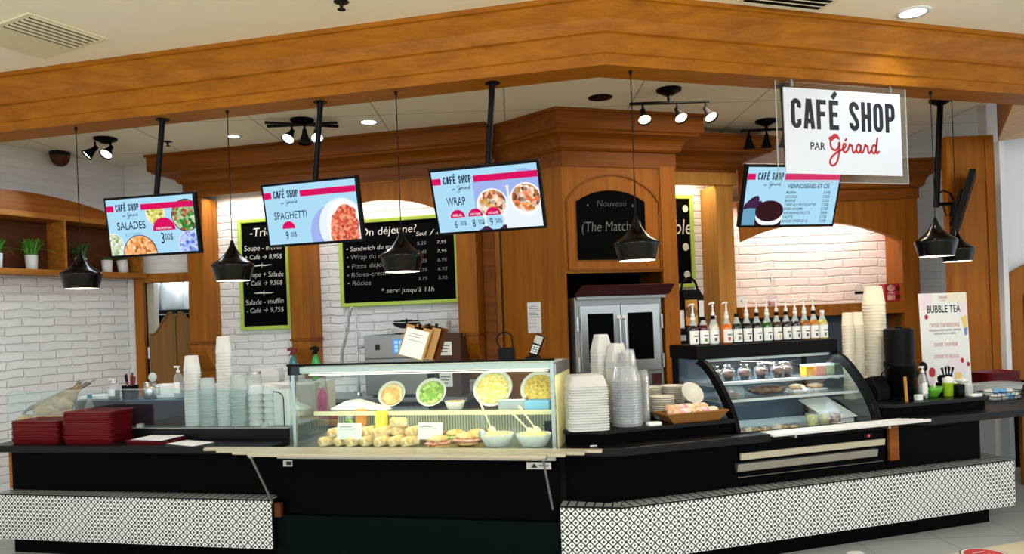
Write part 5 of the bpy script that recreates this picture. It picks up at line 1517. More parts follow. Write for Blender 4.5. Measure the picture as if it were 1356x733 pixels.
B().lathe([(.034, .161), (.034, .185), (0, .186)], 16).build('lid', 'white_metal', t)
def sandwich(label, s_, w, z, rz, fill='lettuce', k=1.0):
    t = thing('sandwich', label, 'sandwich', 'L', s_, w, z, rz, group='sandwiches in the deli case')
    rr = random.Random(int(abs(s_*100)))
    B().m(0, True).ball((0, 0, .018), .07*k, 1.25, .8, .26, 16, 8, .02, rr).build('bottom_bread', 'bread', t)
    B().m(0, True).ball((0, 0, .04), .078*k, 1.3, .85, .22, 18, 8, .13, rr).build('filling', fill, t)
    B().m(0, True).ball((0, 0, .062), .07*k, 1.2, .8, .42, 16, 8, .02, rr).build('top_bread', 'bread', t)
sandwich('round ham sandwich in the back row, right of the wraps', -1.44, .55, ZD, .4, 'ham')
sandwich('lettuce sandwich behind the middle price card, left one', -1.40, .40, ZD, .2)
sandwich('lettuce sandwich behind the middle price card, right one', -1.20, .38, ZD, -.2)
sandwich('sandwich lying in front of the middle price card', -1.25, .12, ZD, .6, 'ham', .9)
sandwich('flat sandwich near the salad bowls, left one', -1.08, .24, ZD, .1, 'ham')
sandwich('flat sandwich near the salad bowls, right one', -1.05, .42, ZD, .8, 'egg_salad')
def fluted_bowl(label, s_, w, z, r, h, fill, group, tilt=0.0, mound=.35):
    t = thing('salad_bowl', label, 'bowl', 'L', s_, w, z, group=group)
    b = B().m(0, True)
    n = 72; vs, fs = [], []
    prof = [(r*.62, 0), (r*.70, .004), (r*.90, h*.6), (r, h), (r*.97, h), (r*.87, h*.6), (r*.66, .008)]
    for rr_, z_ in prof:
        for i in range(n):
            q = 1 + .035*math.cos(24*2*PI*i/n)
            vs.append((rr_*q*math.cos(2*PI*i/n), rr_*q*math.sin(2*PI*i/n), z_))
    for j in range(len(prof)-1):
        for i in range(n): fs.append((j*n+i, j*n+(i+1) % n, (j+1)*n+(i+1) % n, (j+1)*n+i))
    fs.append(tuple(reversed(range(n)))); fs.append(tuple(range(6*n, 7*n)))
    b.add(vs, fs); b.build('bowl', 'foam', t)
    rd = random.Random(int(abs(s_)*77))
    B().m(0, True).ball((0, 0, h*.72), r*.88, 1, 1, mound, 26, 10, .05, rd).build('salad', fill, t)
    if tilt: t.rotation_euler[0] = tilt
    return t
fluted_bowl('white fluted bowl of yellow egg salad in the deli case, left one', -.86, .24, ZD, .115, .085, 'egg_salad', 'salad bowls on the deck')
fluted_bowl('white fluted bowl of pale salad in the deli case, at the right end', -.60, .24, ZD, .12, .085, 'egg_salad', 'salad bowls on the deck')
def server(label, s_, w, z, lean, ln, mat='egg_pale'):
    t = thing('serving_spoon', label, 'spoon', 'L', s_, w, z, group='serving spoons in the salads')
    t.rotation_euler = (lean[0], lean[1], FRAMES['L'][2])
    B().tube([(0, 0, .02), (0, 0, ln*.6), (0, .006, ln)], [.005, .007, .010], 8).build('handle', mat, t)
    B().m(0, True).ball((0, 0, .0), .028, 1, .4, 1.2).build('bowl', mat, t)
plain('egg_pale', 'F0E6C0', .35, noise=.02)
server('cream serving spoon leaning left in the left salad bowl', -.90, .26, ZD + .10, (.1, -.35), .26)
server('steel serving spoon upright in the left salad bowl', -.955, .20, ZD + .085, (0, .05), .13, 'steel')
server('cream tongs leaning left in the right salad bowl, nearer one', -.62, .22, ZD + .10, (.1, -.75), .20)
server('cream tongs leaning left in the right salad bowl, farther one', -.58, .26, ZD + .10, (.05, -.62), .21)
# on the glass shelf
ZS = 1.0588
def platter(label, s_, w, z, r, fill, tilt):  # plates added in place of round reflections in the case glass
    t = thing('reflection_platter', label, 'platter', 'L', s_, w, z, group='platters standing in for glass reflections')
    M = Matrix.Translation((0, 0, r*math.sin(tilt) + .004)) @ Matrix.Rotation(tilt, 4, 'X')
    B().xf(M).m(0, True).lathe([(0, 0), (r*.8, 0), (r, .022), (r*.985, .026), (r*.8, .006), (0, .006)], 36, caps=False).build('plate', 'foam', t)
    B().xf(M).m(0, True).ball((0, 0, .012), r*.82, 1, 1, .16, 26, 8, .04, random.Random(int(r*1000))).build('salad', fill, t)
platter('pale macaroni platter standing in for a round reflection in the deli case', -.97, .60, ZS, .15, 'egg_salad', 1.05)
platter('golden pasta platter at the right end, standing in for a round reflection', -.62, .60, ZS, .14, 'pasta_salad', 1.05)
platter('green salad platter on the middle of the shelf, standing in for a reflection', -1.46, .62, ZS, .12, 'lettuce', 1.0)
platter('bread slice platter left of the green salad, standing in for a reflection', -1.78, .62, ZS, .11, 'bread', 1.0)
fluted_bowl('small fluted bowl of potato salad on the deli shelf', -1.24, .50, ZS, .075, .06, 'pasta_salad', 'bowls on the deli shelf')
o = B().box(-.10, .10, -.055, .055, 0, .075).build('steel_pan', 'steel', None, pos('L', -.80, .48, ZS), (0, 0, FRAMES['L'][2] + .15), .006); tag(o, 'small steel pan on the deli shelf between two platters', 'pan')
o = B().box(-.09, .09, -.06, .06, 0, .07).build('blue_tub', 'blue_cloth', None, pos('L', -.60, .44, ZS), (0, 0, FRAMES['L'][2]), .01); tag(o, 'blue tub at the right end of the deli shelf', 'tub')
o = B().prism([(-.26, 0), (.22, 0), (.20, .012), (-.05, .075), (-.12, .07), (-.26, .012)], 'y', -.05, .06).build('folded_cloth', 'white_paper', None, pos('L', -1.98, .52, ZS), (0, 0, FRAMES['L'][2] - .1), .006); tag(o, 'folded white cloth at the left end of the deli shelf', 'cloth')

# clipboards and card terminal on the roof of the deli case
ZC = 1.425
for k, (s_, w, rz, lab) in enumerate(((-1.585, .50, -.12, 'front brown clipboard with a white order sheet, standing on the deli case'), (-1.52, .535, -.22, 'brown clipboard standing behind the front one on the deli case'), (-1.475, .572, -.32, 'rearmost brown clipboard on the deli case'))):
    t = thing('clipboard', lab, 'clipboard', 'L', s_, w, ZC - k*.0025, group='clipboards on the deli case')
    t.rotation_euler = (-.28, .24 if k == 0 else .20, FRAMES['L'][2] + rz)
    B().box(-.11, .11, -.003, .003, .02, .265).build('board', 'dark_wood' if k == 2 else 'kraft', t, bevel=.002)
    if k == 0:
        B().m(0).box(-.098, .092, -.0045, -.0032, .025, .24).m(1).box(-.07, .05, -.0052, -.0046, .20, .204).box(-.07, .03, -.0052, -.0046, .18, .184).box(-.07, .06, -.0052, -.0046, .15, .153).build('sheet', ['white_paper', 'grey_ink'], t)
    B().box(-.035, .035, -.012, .004, .245, .262).tube([(0, -.006, .258), (0, -.006, .285)], .012, 8).build('clip', 'black_metal', t)
B_ = B().box(-.14, .14, -.06, .06, 0, .012).build('clipboard_rack', 'dull_steel', None, pos('L', -1.56, .55, 1.4075), (0, 0, FRAMES['L'][2])); tag(B_, 'flat steel strip under the clipboards on the deli case', 'rack')
t = thing('card_terminal', 'black payment terminal tilted on the right end of the deli case', 'terminal', 'L', -.66, .60, 1.4085)
B().box(-.05, .05, -.05, .05, 0, .02).build('base', 'black_plastic', t, bevel=.004)
M = Matrix.Translation((0, 0, .02)) @ Matrix.Rotation(-.30, 4, 'X') @ Matrix.Rotation(.32, 4, 'Y')
B().xf(M).box(-.036, .036, -.014, .014, 0, .165).build('handset', 'black_plastic', t, bevel=.006)
B().xf(M).box(-.030, .030, -.0155, -.0142, .095, .155).build('display', 'dull_steel', t)
b = B().xf(M)
for i in range(3):
    for j in range(4): b.box(-.027 + i*.019, -.012 + i*.019, -.0165, -.0142, .018 + j*.017, .030 + j*.017)
b.build('keypad', 'white_metal', t)
t = thing('label_printer', 'small black printer with a curved black cable, on the deli case by the pilaster', 'printer', 'L', -.86, .61, 1.4085)
B().box(-.055, .055, -.045, .045, 0, .085).build('body', 'black_plastic', t, bevel=.006)
B().tube([(p, 0, q) for p, q in catmull([(-.04, .08), (-.075, .14), (-.05, .19), (0, .20), (.04, .17), (.045, .085)])], .006, 6).build('cable', 'black_plastic', t)
# ------------------------------------------------------------------ centre ledge
Z_LC = .9565
mk_clam = lambda: B().m(0, True).lathe([(0, .078), (.098, .078), (.112, .070), (.130, .012), (.136, .010), (.136, .006), (.128, .006), (.110, .066), (.096, .074), (0, .074)], 40, pw=6, caps=False).build('foam_tray', 'foam')
stack('foam_tray', 'container', mk_clam, 18, .0168, 'R', -.095, .275, Z_LC, -.22, 'square foam container in the wide pile, {n}', 'square foam containers on the centre ledge', .002, 21)
mk_tall = mk_cup(.042, .068, .125, 'foam', 'foam_box', 5.5, 36)
stack('foam_box', 'container', mk_tall, 24, .0212, 'R', .178, .605, Z_LC, .1, 'small foam container in the tallest centre pile, {n}', 'tall foam piles on the centre ledge', .0012, 22)
stack('foam_box', 'container', mk_tall, 21, .0212, 'R', .232, .468, Z_LC, .1, 'small foam container in the second tallest centre pile, {n}', 'tall foam piles on the centre ledge', .0012, 23)
def mk_dome():
    prof = [(0, .105), (.070, .105), (.078, .098), (.098, .010), (.106, .008), (.106, .003), (.096, .003), (.075, .096), (.068, .1025), (0, .1025)]
    b = B().m(0, True)
    n = 96; vs, fs = [], []
    for r_, z_ in prof:
        for i in range(n):
            q = 1 + (.022*math.cos(16*2*PI*i/n) if .004 < z_ < .10 else 0)
            vs.append((r_*q*math.cos(2*PI*i/n), r_*q*math.sin(2*PI*i/n), z_))
    for j in range(len(prof)-1):
        for i in range(n): fs.append((j*n+i, j*n+(i+1) % n, (j+1)*n+(i+1) % n, (j+1)*n+i))
    b.add(vs, fs)
    return b.build('clear_dome', 'clear_plastic')
stack('clear_dome', 'container', mk_dome, 18, .0178, 'R', .205, .285, Z_LC, 0, 'clear fluted container in the wide clear pile, {n}', 'clear containers on the centre ledge', .0015, 24)
stack('clear_cup', 'container', mk_cup(.055, .066, .075, 'clear_plastic', 'clear_cup'), 3, .014, 'R', .215, .285, Z_LC + 17*.0178 + .107, 0, 'small clear cup topping the clear fluted pile, {n}', 'small clear cups on the fluted pile', .001, 25)
stack('clear_cup', 'container', mk_cup(.030, .041, .07, 'clear_plastic', 'clear_cup'), 15, .0205, 'R', .395, .40, Z_LC, 0, 'small clear cup in the thin clear pile, {n}', 'thin pile of clear cups', .001, 26)
mk_pb = mk_cup(.058, .082, .052, 'paper_cup', 'paper_bowl', inv=False, rim=.004)
stack('paper_bowl', 'bowl', mk_pb, 8, .0155, 'R', .555, .43, Z_LC, 0, 'paper bowl in the front pile beside the basket, {n}', 'paper bowls on the centre ledge', .001, 27)
stack('paper_bowl', 'bowl', mk_pb, 12, .0145, 'R', .56, .615, Z_LC, 0, 'paper bowl in the left rear bowl pile, {n}', 'paper bowls on the centre ledge', .001, 28)
stack('paper_bowl', 'bowl', mk_pb, 12, .0145, 'R', .735, .60, Z_LC, 0, 'paper bowl in the right rear bowl pile, {n}', 'paper bowls on the centre ledge', .001, 29)
o = mk_pb(); o.location = pos('R', .755, .40, Z_LC + .150); o.rotation_euler = (.95, .15, FRAMES['R'][2]); tag(o, 'white paper bowl tilted with its mouth to the viewer, behind the pastry basket', 'bowl')
o = B().box(-.05, .05, -.04, .04, 0, .085).build('paper_bag', 'kraft', None, pos('R', .80, .46, Z_LC), (0, 0, FRAMES['R'][2]), .01); tag(o, 'small brown paper bag under the tilted bowl behind the basket', 'bag')
t = thing('pastry_basket', 'shallow golden basket of wrapped pastries on the centre ledge', 'basket', 'R', .685, .265, Z_LC)
hw, hd = .21, .09
b = B()
n = 4
lo = [(-hw*.85, -hd*.82), (hw*.85, -hd*.82), (hw*.85, hd*.82), (-hw*.85, hd*.82)]; hi = [(-hw*1.14, -hd*1.08), (hw*1.14, -hd*1.08), (hw*1.14, hd*1.08), (-hw*1.14, hd*1.08)]
li = [(x*.96, y*.93) for x, y in lo]; hi_i = [(x*.965, y*.93) for x, y in hi]
vs = [(x, y, 0) for x, y in lo] + [(x, y, .062) for x, y in hi] + [(x, y, .062) for x, y in hi_i] + [(x, y, .008) for x, y in li]
fs = [(3, 2, 1, 0), (12, 13, 14, 15)]
for k in range(4):
    j = (k+1) % 4
    fs += [(k, j, 4+j, 4+k), (4+k, 4+j, 8+j, 8+k), (8+k, 8+j, 12+j, 12+k)]
b.add(vs, fs); b.build('tray', 'wicker', t)
b = B().tube([(x, y, .064) for x, y in hi + hi[:1]], .007, 6); b.build('rim', 'wicker', t)
food('danish', ['C87840', 'E8B080', 'F0D0B0', 'F4E4DC'], 30); food('pink_icing', ['C84A50', 'E89AA0', 'F4D8D8', 'F0C8B0'], 26); food('pale_icing', ['E0C8A8', 'F0E0D0', 'F8F2EE'], 24)
rr = random.Random(31)
for k in range(13):
    s_, w = .52 + .05*(k % 7) + .02*(k // 7), .225 + .075*(k // 7) + rr.uniform(-.01, .01)
    o = B().m(0, True).ball((0, 0, .026), .040, 1.2, .9, .72, 14, 8, .12, rr).build('wrapped_pastry', ('danish', 'pink_icing', 'pale_icing', 'danish')[k % 4], None, pos('R', s_, w, Z_LC + .040 + .02*(k // 7)), (0, 0, rr.uniform(0, 3)))
    tag(o, '%s wrapped pastry in the golden basket, %s in the %s row' % (('golden', 'pink', 'white', 'golden')[k % 4], ('first', 'second', 'third', 'fourth', 'fifth', 'sixth', 'seventh')[k % 7] + ' from the left', 'front' if k < 7 else 'back'), 'pastry', 'wrapped pastries in the basket')
o = B().m(0, True).lathe([(.044, 0), (.05, .003), (.05, .02), (.044, .024), (0, .024)], 20, ay=.6, pw=5).build('sauce_box', 'white_plastic', None, pos('R', .355, .19, Z_LC), (0, 0, FRAMES['R'][2])); tag(o, 'small flat white box on the centre ledge in front of the basket', 'box')
o = B().box(-.022, .022, -.008, .008, 0, .006).build('white_tab', 'white_plastic', None, pos('L', -.17, .06, Z_TOP), (0, 0, .1), .002); tag(o, 'small white tab lying on the worktop in front of the centre ledge', 'tab')

# ------------------------------------------------------------------ pastry case contents
ZP = {1: 1.1715, 2: 1.0615, 0: .8005}
food('muffin', ['2A1410', '4A2418', '7A4A30', 'A87850'], 30)
def muffin(label, s_, w, z, dark=True):
    t = thing('wrapped_muffin', label, 'muffin', 'R', s_, w, z, group='wrapped muffins on the top pastry shelf')
    rr = random.Random(int(s_*100))
    B().m(0, True).lathe([(.026, 0), (.036, .045)], 20).build('paper_cup', 'dark_grey' if dark else 'paper_cup', t)
    B().m(0, True).ball((0, 0, .055), .046, 1, 1, .75, 18, 9, .05, rr).build('crown', 'muffin', t)
    B().m(0, True).lathe([(.05, .002), (.056, .05), (.05, .088), (.02, .108), (.03, .12)], 14, caps=False).build('wrapping', 'clear_wrap', t)
for k, s_ in enumerate((1.10, 1.235, 1.36, 1.53, 1.66, 1.76)):
    muffin('plastic-wrapped muffin on the top shelf of the pastry case, %s from the left' % ('first', 'second', 'third', 'fourth', 'fifth', 'sixth')[k], s_, .60 + .03*(k % 2), ZP[1])
for k, (c_, s_) in enumerate((('E8A018', 1.955), ('D88A78', 2.055), ('A8B898', 2.145))):
    plain('juice_%d' % k, c_, .3, noise=.03)
    t = thing('juice_box', ('yellow', 'pink', 'pale green')[k] + ' juice carton at the right end of the top pastry shelf', 'carton', 'R', s_, .62, ZP[1], group='juice cartons in the pastry case')
    B().box(-.042, .042, -.035, .035, 0, .075).build('carton', 'juice_%d' % k, t, bevel=.004)
    B().box(-.043, .043, -.036, .036, .0755, .088).build('lid', 'clear_plastic', t)
for k, (s_, wd) in enumerate(((1.30, .22), (1.62, .14))):
    o = B().box(-wd, wd, -.03, .03, 0, .004).build('price_strip', 'white_paper', None, pos('R', s_, .505, ZP[1]), (.0, 0, FRAMES['R'][2])); tag(o, 'flat white card on the top pastry shelf, ' + ('left' if k == 0 else 'right') + ' of two', 'card')
t = thing('loaf_pack', 'dark loaf in shiny wrapping in the middle of the lower pastry shelf', 'loaf', 'R', 1.50, .52, ZP[2])
B().m(0, True).ball((0, 0, .035), .13, 1.25, .5, .26, 18, 8, .04, random.Random(3)).build('loaf', 'muffin', t)
B().m(0, True).ball((0, 0, .040), .14, 1.25, .52, .28, 18, 8, .08, random.Random(5)).build('wrapping', 'clear_wrap', t)
t = thing('clear_box', 'clear plastic box of cookies at the left end of the lower pastry shelf', 'box', 'R', 1.14, .47, ZP[2])
B().m(0, True).lathe([(.075, 0), (.09, .004), (.098, .04), (.098, .044), (.085, .08), (0, .083)], 24, ay=.75, pw=5).build('box', 'clear_plastic', t)
B().m(0, True).ball((0, 0, .022), .07, 1.1, .7, .28, 14, 8, .1, random.Random(8)).build('cookies', 'muffin', t)
for k, s_ in enumerate((1.83, 2.0)):
    t = thing('pastry_tray', 'low tray of pastries on the lower pastry shelf, ' + ('nearer the loaf' if k == 0 else 'at the right end'), 'tray', 'R', s_, .60, ZP[2], group='low trays on the lower pastry shelf')
    B().box(-.075, .075, -.06, .06, 0, .012).build('tray', 'white_plastic', t, bevel=.003)
    B().m(0, True).ball((0, 0, .03), .055, 1.2, .9, .36, 14, 8, .12, random.Random(k)).build('pastries', 'danish', t)
food('fruit_yellow', ['D8C848', 'ECE49A', 'F4F0C8'], 50); food('fruit_mixed', ['C84838', 'E8C860', '8AA848', 'F0E8C0'], 40); food('fruit_red', ['7A1820', 'A83038', 'D8C8A0', '6A7A30'], 40)
for k, (s_, f) in enumerate(((1.72, 'fruit_yellow'), (1.825, 'fruit_mixed'), (1.93, 'fruit_red'))):
    t = thing('fruit_cup', ('yellow', 'mixed', 'dark red')[k] + ' fruit cup on the floor of the pastry case', 'cup', 'R', s_, .30, ZP[0], group='fruit cups in the pastry case')
    B().m(0, True).lathe([(.032, 0), (.044, .115), (.047, .117), (.047, .122)], 20, caps=False).build('cup', 'clear_plastic', t)
    B().m(0, True).lathe([(0, .002), (.030, .003), (.041, .10), (.02, .113), (0, .116)], 18).build('fruit', f, t)
for k in range(7):
    rr = random.Random(50+k)
    t = thing('wrapped_sandwich', 'small wrapped sandwich on the floor of the pastry case, %s from the left' % ('first', 'second', 'third', 'fourth', 'fifth', 'sixth', 'seventh')[k], 'sandwich', 'R', 1.08 + .078*k, .28 + .03*(k % 2), ZP[0], rr.uniform(-.5, .5), group='wrapped sandwiches in the pastry case')
    B().prism([(-.035, 0), (.035, 0), (.03, .05 + .02*(k % 3 == 1)), (-.02, .055)], 'y', -.028, .028).build('bread', ('danish', 'pale_icing', 'bread')[k % 3], t, bevel=.006)
    B().m(0, True).ball((0, 0, .032), .048, 1, .85, .7, 12, 7, .15, rr).build('wrapping', 'clear_wrap', t)
o = B().prism([(0, 0), (.0, .004), (.30, .125), (.30, .121)], 'x', -.15, .15).build('white_tray', 'white_paper', None, pos('R', 2.04, .34, .86), (0, 0, FRAMES['R'][2] + .1)); tag(o, 'white tray tilted towards the viewer at the right end of the pastry case', 'tray')
o = B().box(-.14, .14, -.10, .10, 0, .058).build('cake_box', 'white_plastic', None, pos('R', 2.03, .47, ZP[0]), (0, 0, FRAMES['R'][2] + .1), .004); tag(o, 'white cake box carrying the tilted white tray in the pastry case', 'box')

# ------------------------------------------------------------------ syrup bottles on the pastry case
def syrup(label, s_, w, col, pump, clearneck=True, h=.215, lab2='white_paper', capc='black_plastic', accent=0):
    nm = 'syrup_' + col
    if nm not in MATS:
        plain(nm, col, .12, noise=.02, coat=.5, spec=.6)
    t = thing('syrup_bottle', label, 'bottle', 'R', s_, w, 1.4525, group='syrup bottles on the pastry case')
    r = .0405
    b = B().m(0, True).lathe([(r*.92, 0), (r, .006), (r, .118), (r*.96, .130), (r*.70, .152)], 22, caps=True); bd = b.build('syrup', nm, t)
    b = B().m(0, True).lathe([(r*.705, .1525), (r*.50, .172), (r*.38, .192), (r*.36, h)], 18, caps=False); b.build('neck', 'frosted' if clearneck else nm, t)
    b = B().m(0, True)
    n = 9; vs = []
    for i in range(n):
        a = -PI/2 + (i/(n-1) - .5)*2.5
        for zz in (.010, .112): vs.append((r*1.015*math.cos(a), r*1.015*math.sin(a), zz))
    b.m(0).add(vs, [(2*i, 2*i+2, 2*i+3, 2*i+1) for i in range(n-1)])
    ac = ('leaf', 'navy_ink', 'red_ink', 'mustard_yellow', 'grey_ink')[accent % 5]
    pr = []
    for (a0, a1, z0, z1, mi) in ((-.45, .45, .066, .076, 2), (-.35 + .2*(accent % 2), .15, .026, .052, 1)):
        vs = []
        for i in range(5):
            a = -PI/2 + a0 + (a1-a0)*i/4
            for zz in (z0, z1): vs.append((r*1.03*math.cos(a), r*1.03*math.sin(a), zz))
        b.m(mi).add(vs, [(2*i, 2*i+2, 2*i+3, 2*i+1) for i in range(4)])
    b.build('paper_label', [lab2, ac, 'grey_ink'], bd)
    b = B().m(0, True).lathe([(r*.44, h - .012), (r*.44, h + .014), (r*.30, h + .016)], 16); b.build('collar', capc, t)
    if pump:
        b = B().m(0, True).lathe([(r*.36, h + .017), (r*.34, h + .040), (.007, h + .046), (.006, h + .105)], 14).lathe([(.012, h + .105), (.016, h + .11), (.014, h + .118), (0, h + .12)], 12)
        b.tube([(0, 0, h + .112), (-.030, -.004, h + .110), (-.038, -.005, h + .100)], .005, 6)
        b.build('pump', 'white_plastic', t)
        b = B().tube([(0, 0, .155), (0, 0, h)], .007, 6); b.build('dip_tube', 'white_plastic', t)
data = [('1E0C10', 'nearly black syrup bottle with a pump, first on the left', 1, 1, 'white_plastic', .20), ('5A0E20', 'raspberry red syrup bottle with a black cap, second from the left', 0, 0, 'black_plastic', .20), ('D8D8D0', 'clear syrup bottle with a pump, left of the orange ones', 1, 4, 'black_plastic', .205),
        ('D8802A', 'orange syrup bottle standing half behind the front orange one', 0, 3, 'white_plastic', .205), ('D86A10', 'bright orange syrup bottle with a pump in the front row', 1, 2, 'white_plastic', .205), ('0C2A18', 'dark green syrup bottle next to the orange one', 0, 0, 'black_plastic', .215),
        ('140C10', 'black syrup bottle right of the dark green one', 1, 1, 'white_plastic', .215), ('0C0A0E', 'wide black syrup bottle with a black collar, left of the green one', 1, 1, 'black_plastic', .215), ('1C5A1C', 'green syrup bottle in the middle of the row', 1, 1, 'white_plastic', .215),
        ('3A2410', 'brown syrup bottle right of the green one', 1, 3, 'black_plastic', .215), ('160E14', 'black syrup bottle right of the brown one', 1, 1, 'black_plastic', .215), ('1E1030', 'dark purple syrup bottle left of the amber ones', 1, 1, 'white_plastic', .215),
        ('9A5A14', 'amber syrup bottle with a white collar', 1, 4, 'white_plastic', .215), ('B8741C', 'amber syrup bottle with a black collar', 1, 4, 'black_plastic', .215), ('C8B868', 'pale yellow syrup bottle at the right end of the row', 0, 0, 'white_plastic', .215)]
for (col, lab, pm, ac, cc, h), s_ in zip(data, (.99, 1.078, 1.165, 1.225, 1.285, 1.375, 1.465, 1.558, 1.652, 1.742, 1.832, 1.918, 2.006, 2.094, 2.18)):
    w = .78 if 'half behind' in lab else .70
    syrup(lab, s_, w, col, pm, True, h, accent=ac, capc=cc)

# ------------------------------------------------------------------ right-hand ledge
Z_LR = .9605
stack('paper_cup', 'cup', mk_cup(.066, .088, .15, 'paper_cup', 'paper_cup'), 30, .0258, 'R', 2.625, .62, Z_LR, 0, 'wide paper cup in the tallest stack by the urn, {n}', 'paper cups right of the pastry case', .0015, 41)
stack('paper_cup', 'cup', mk_cup(.038, .046, .105, 'paper_cup', 'paper_cup'), 24, .0255, 'R', 2.36, .62, Z_LR, 0, 'slim paper cup in the stack nearest the pastry case, {n}', 'paper cups right of the pastry case', .001, 42)
stack('paper_cup', 'cup', mk_cup(.038, .046, .105, 'paper_cup', 'paper_cup'), 24, .0255, 'R', 2.465, .63, Z_LR, 0, 'slim paper cup in the middle of three cup stacks, {n}', 'paper cups right of the pastry case', .001, 43)
t = thing('coffee_urn', 'tall black coffee urn on a squat base, right of the cup stacks', 'urn', 'R', 2.655, .40, Z_LR)
B().box(-.115, .125, -.12, .12, 0, .025).build('drip_base', 'black_plastic', t, bevel=.006)
B().m(0, True).lathe([(.10, .026), (.112, .035), (.112, .25), (.118, .255), (.118, .29), (.108, .30), (.112, .54), (.104, .555), (.08, .56), (0, .562)], 32).build('body', 'black_metal', t)
B().tube([(0, -.112, .09), (0, -.15, .085), (0, -.152, .06)], .012, 8).build('spigot', 'black_plastic', t)
B().m(0, True).lathe([(.03, .562), (.03, .575), (0, .577)], 14).build('lid_knob', 'black_plastic', t)
o = B().box(-.012, .012, -.004, .004, 0, .19).build('wooden_stirrer', 'pale_wood', None, pos('R', 2.545, .235, Z_LR), (-.05, 0, FRAMES['R'][2])); tag(o, 'upright wooden stirrer in front of the coffee urn', 'stirrer')
t = thing('coffee_machine', 'low black machine between the cup stacks and the coffee urn', 'machine', 'R', 2.46, .42, Z_LR)
B().prism([(-.06, 0), (.08, 0), (.08, .17), (.0, .19), (-.06, .10)], 'x', -.07, .055).build('body', 'black_metal', t, bevel=.006)
B().tube([(-.02, -.03, .16), (-.02, -.06, .22), (.05, -.06, .26), (.09, -.06, .24)], .005, 6).build('wire_arm', 'black_metal', t)
pump_bottle('tall pump bottle of sanitizer in front of the green bowl on the right', 'R', 2.785, .31, Z_LR, .255, .034, 'clear_plastic')
o = B().box(-.028, .028, -.02, .02, 0, .045).build('white_cube', 'white_plastic', None, pos('R', 2.675, .25, Z_LR), (0, 0, FRAMES['R'][2]), .005); tag(o, 'small white cube at the foot of the coffee urn', 'box')
t = thing('green_bowl', 'bright green plastic bowl on the right-hand ledge', 'bowl', 'R', 2.945, .38, Z_LR)
B().m(0, True).lathe([(.04, 0), (.045, .006), (.075, .045), (.082, .078), (.079, .078), (.07, .045), (.04, .010), (0, .010)], 28, caps=False).build('bowl', 'green_plastic', t)
for k, (a, ln, mt, nm) in enumerate(((-.5, .17, 'black_plastic', 'black ladle leaning left'), (-.15, .20, 'black_plastic', 'black spoon with a broad head, upright'), (.45, .16, 'white_plastic', 'white spatula leaning right'))):
    o = thing('kitchen_utensil', nm + ' in the green bowl', 'utensil', 'R', 2.945 + .02*(k-1), .39, Z_LR + .0115, group='utensils in the green bowl')
    o.rotation_euler = (-.12, a, FRAMES['R'][2])
    B().tube([(0, 0, .0), (0, 0, ln)], .006, 6).build('handle', mt, o)
    B().m(0, True).ball((0, 0, ln + .03), .038 if k == 1 else .026, 1, .3, 1.1).build('head', mt, o)
t = thing('fan_folded_bag', 'grey paper filter fan standing between the urn and the sanitizer', 'filter', 'R', 2.80, .50, Z_LR)
B().m(0, True).lathe([(.05, 0), (.055, .02), (.055, .16)], 20).build('holder', 'dark_grey', t)
b = B()
for k in range(5): b.xf(Matrix.Rotation(-.35 + .16*k, 4, 'Y')).box(-.05, .05, -.02 + .009*k, -.014 + .009*k, .10, .24)
b.build('filters', 'frosted', t)
t = thing('lime_cup', 'lime green cup of white napkins and black cutlery', 'cup', 'R', 3.06, .33, Z_LR)
B().m(0, True).lathe([(.032, 0), (.036, .004), (.042, .105), (.044, .108), (.041, .108), (.034, .008), (0, .008)], 22, caps=False).build('cup', 'lime_plastic', t)
B().m(0, True).ball((0, 0, .12), .044, 1, .9, .9, 14, 8, .1, random.Random(4)).build('napkins', 'white_paper', t)
for k in range(4):
    o = thing('black_fork', 'black plastic fork in the lime cup, ' + ('leftmost', 'second from the left', 'third from the left', 'rightmost')[k], 'fork', 'R', 3.06 + .012*(k-1.5), .33, Z_LR + .10, group='forks in the lime cup')
    o.rotation_euler = (0, -.3 + .2*k, FRAMES['R'][2])
    B().box(-.005, .005, -.002, .002, .03, .09).build('handle', 'black_plastic', o)
    B().prism([(-.006, .09), (.006, .09), (.011, .12), (.011, .135), (-.011, .135), (-.011, .12)], 'y', -.002, .002).build('tines', 'black_plastic', o)
for k, (s_, w, mt, nm) in enumerate(((3.125, .27, 'black_plastic', 'black'), (3.19, .25, 'frosted', 'frosted'), (3.195, .37, 'green_plastic', 'small green'))):
    t = thing('stir_box', nm + ' box in the condiment row on the right-hand ledge', 'box', 'R', s_ - .02, w, Z_LR, group='condiment boxes on the right')
    B().m(0, True).lathe([(.028, 0), (.030, .003), (.032, .095), (.029, .095), (.028, .006), (0, .006)], 24, pw=6, caps=False).build('box', mt, t)
    B().m(0, True).ball((0, 0, .085), .026, 1, 1, .6, 12, 7, .15, random.Random(k)).build('sachets', 'white_paper' if k else 'dark_grey', t)
t = thing('cutlery_caddy', 'black caddy of dark stirrers behind the condiment boxes', 'caddy', 'R', 3.12, .42, Z_LR)
B().box(-.06, .06, -.035, .035, 0, .10).build('box', 'black_plastic', t, bevel=.004)
b = B()
for k in range(9): b.xf(Matrix.Translation((-.045 + .011*k, .0, .10)) @ Matrix.Rotation(-.35 + .09*k, 4, 'Y')).box(-.003, .003, -.012, .012, .0, .06)
b.build('stirrers', 'black_plastic', t)
t = thing('sugar_jar', 'frosted square jar with a white lid at the end of the condiment row', 'jar', 'R', 3.23, .35, Z_LR)
B().m(0, True).lathe([(.030, 0), (.033, .003), (.033, .10)], 24, pw=6).build('jar', 'frosted', t)
B().m(0, True).lathe([(.035, .1005), (.035, .125), (0, .126)], 24, pw=6).build('lid', 'white_paper', t)
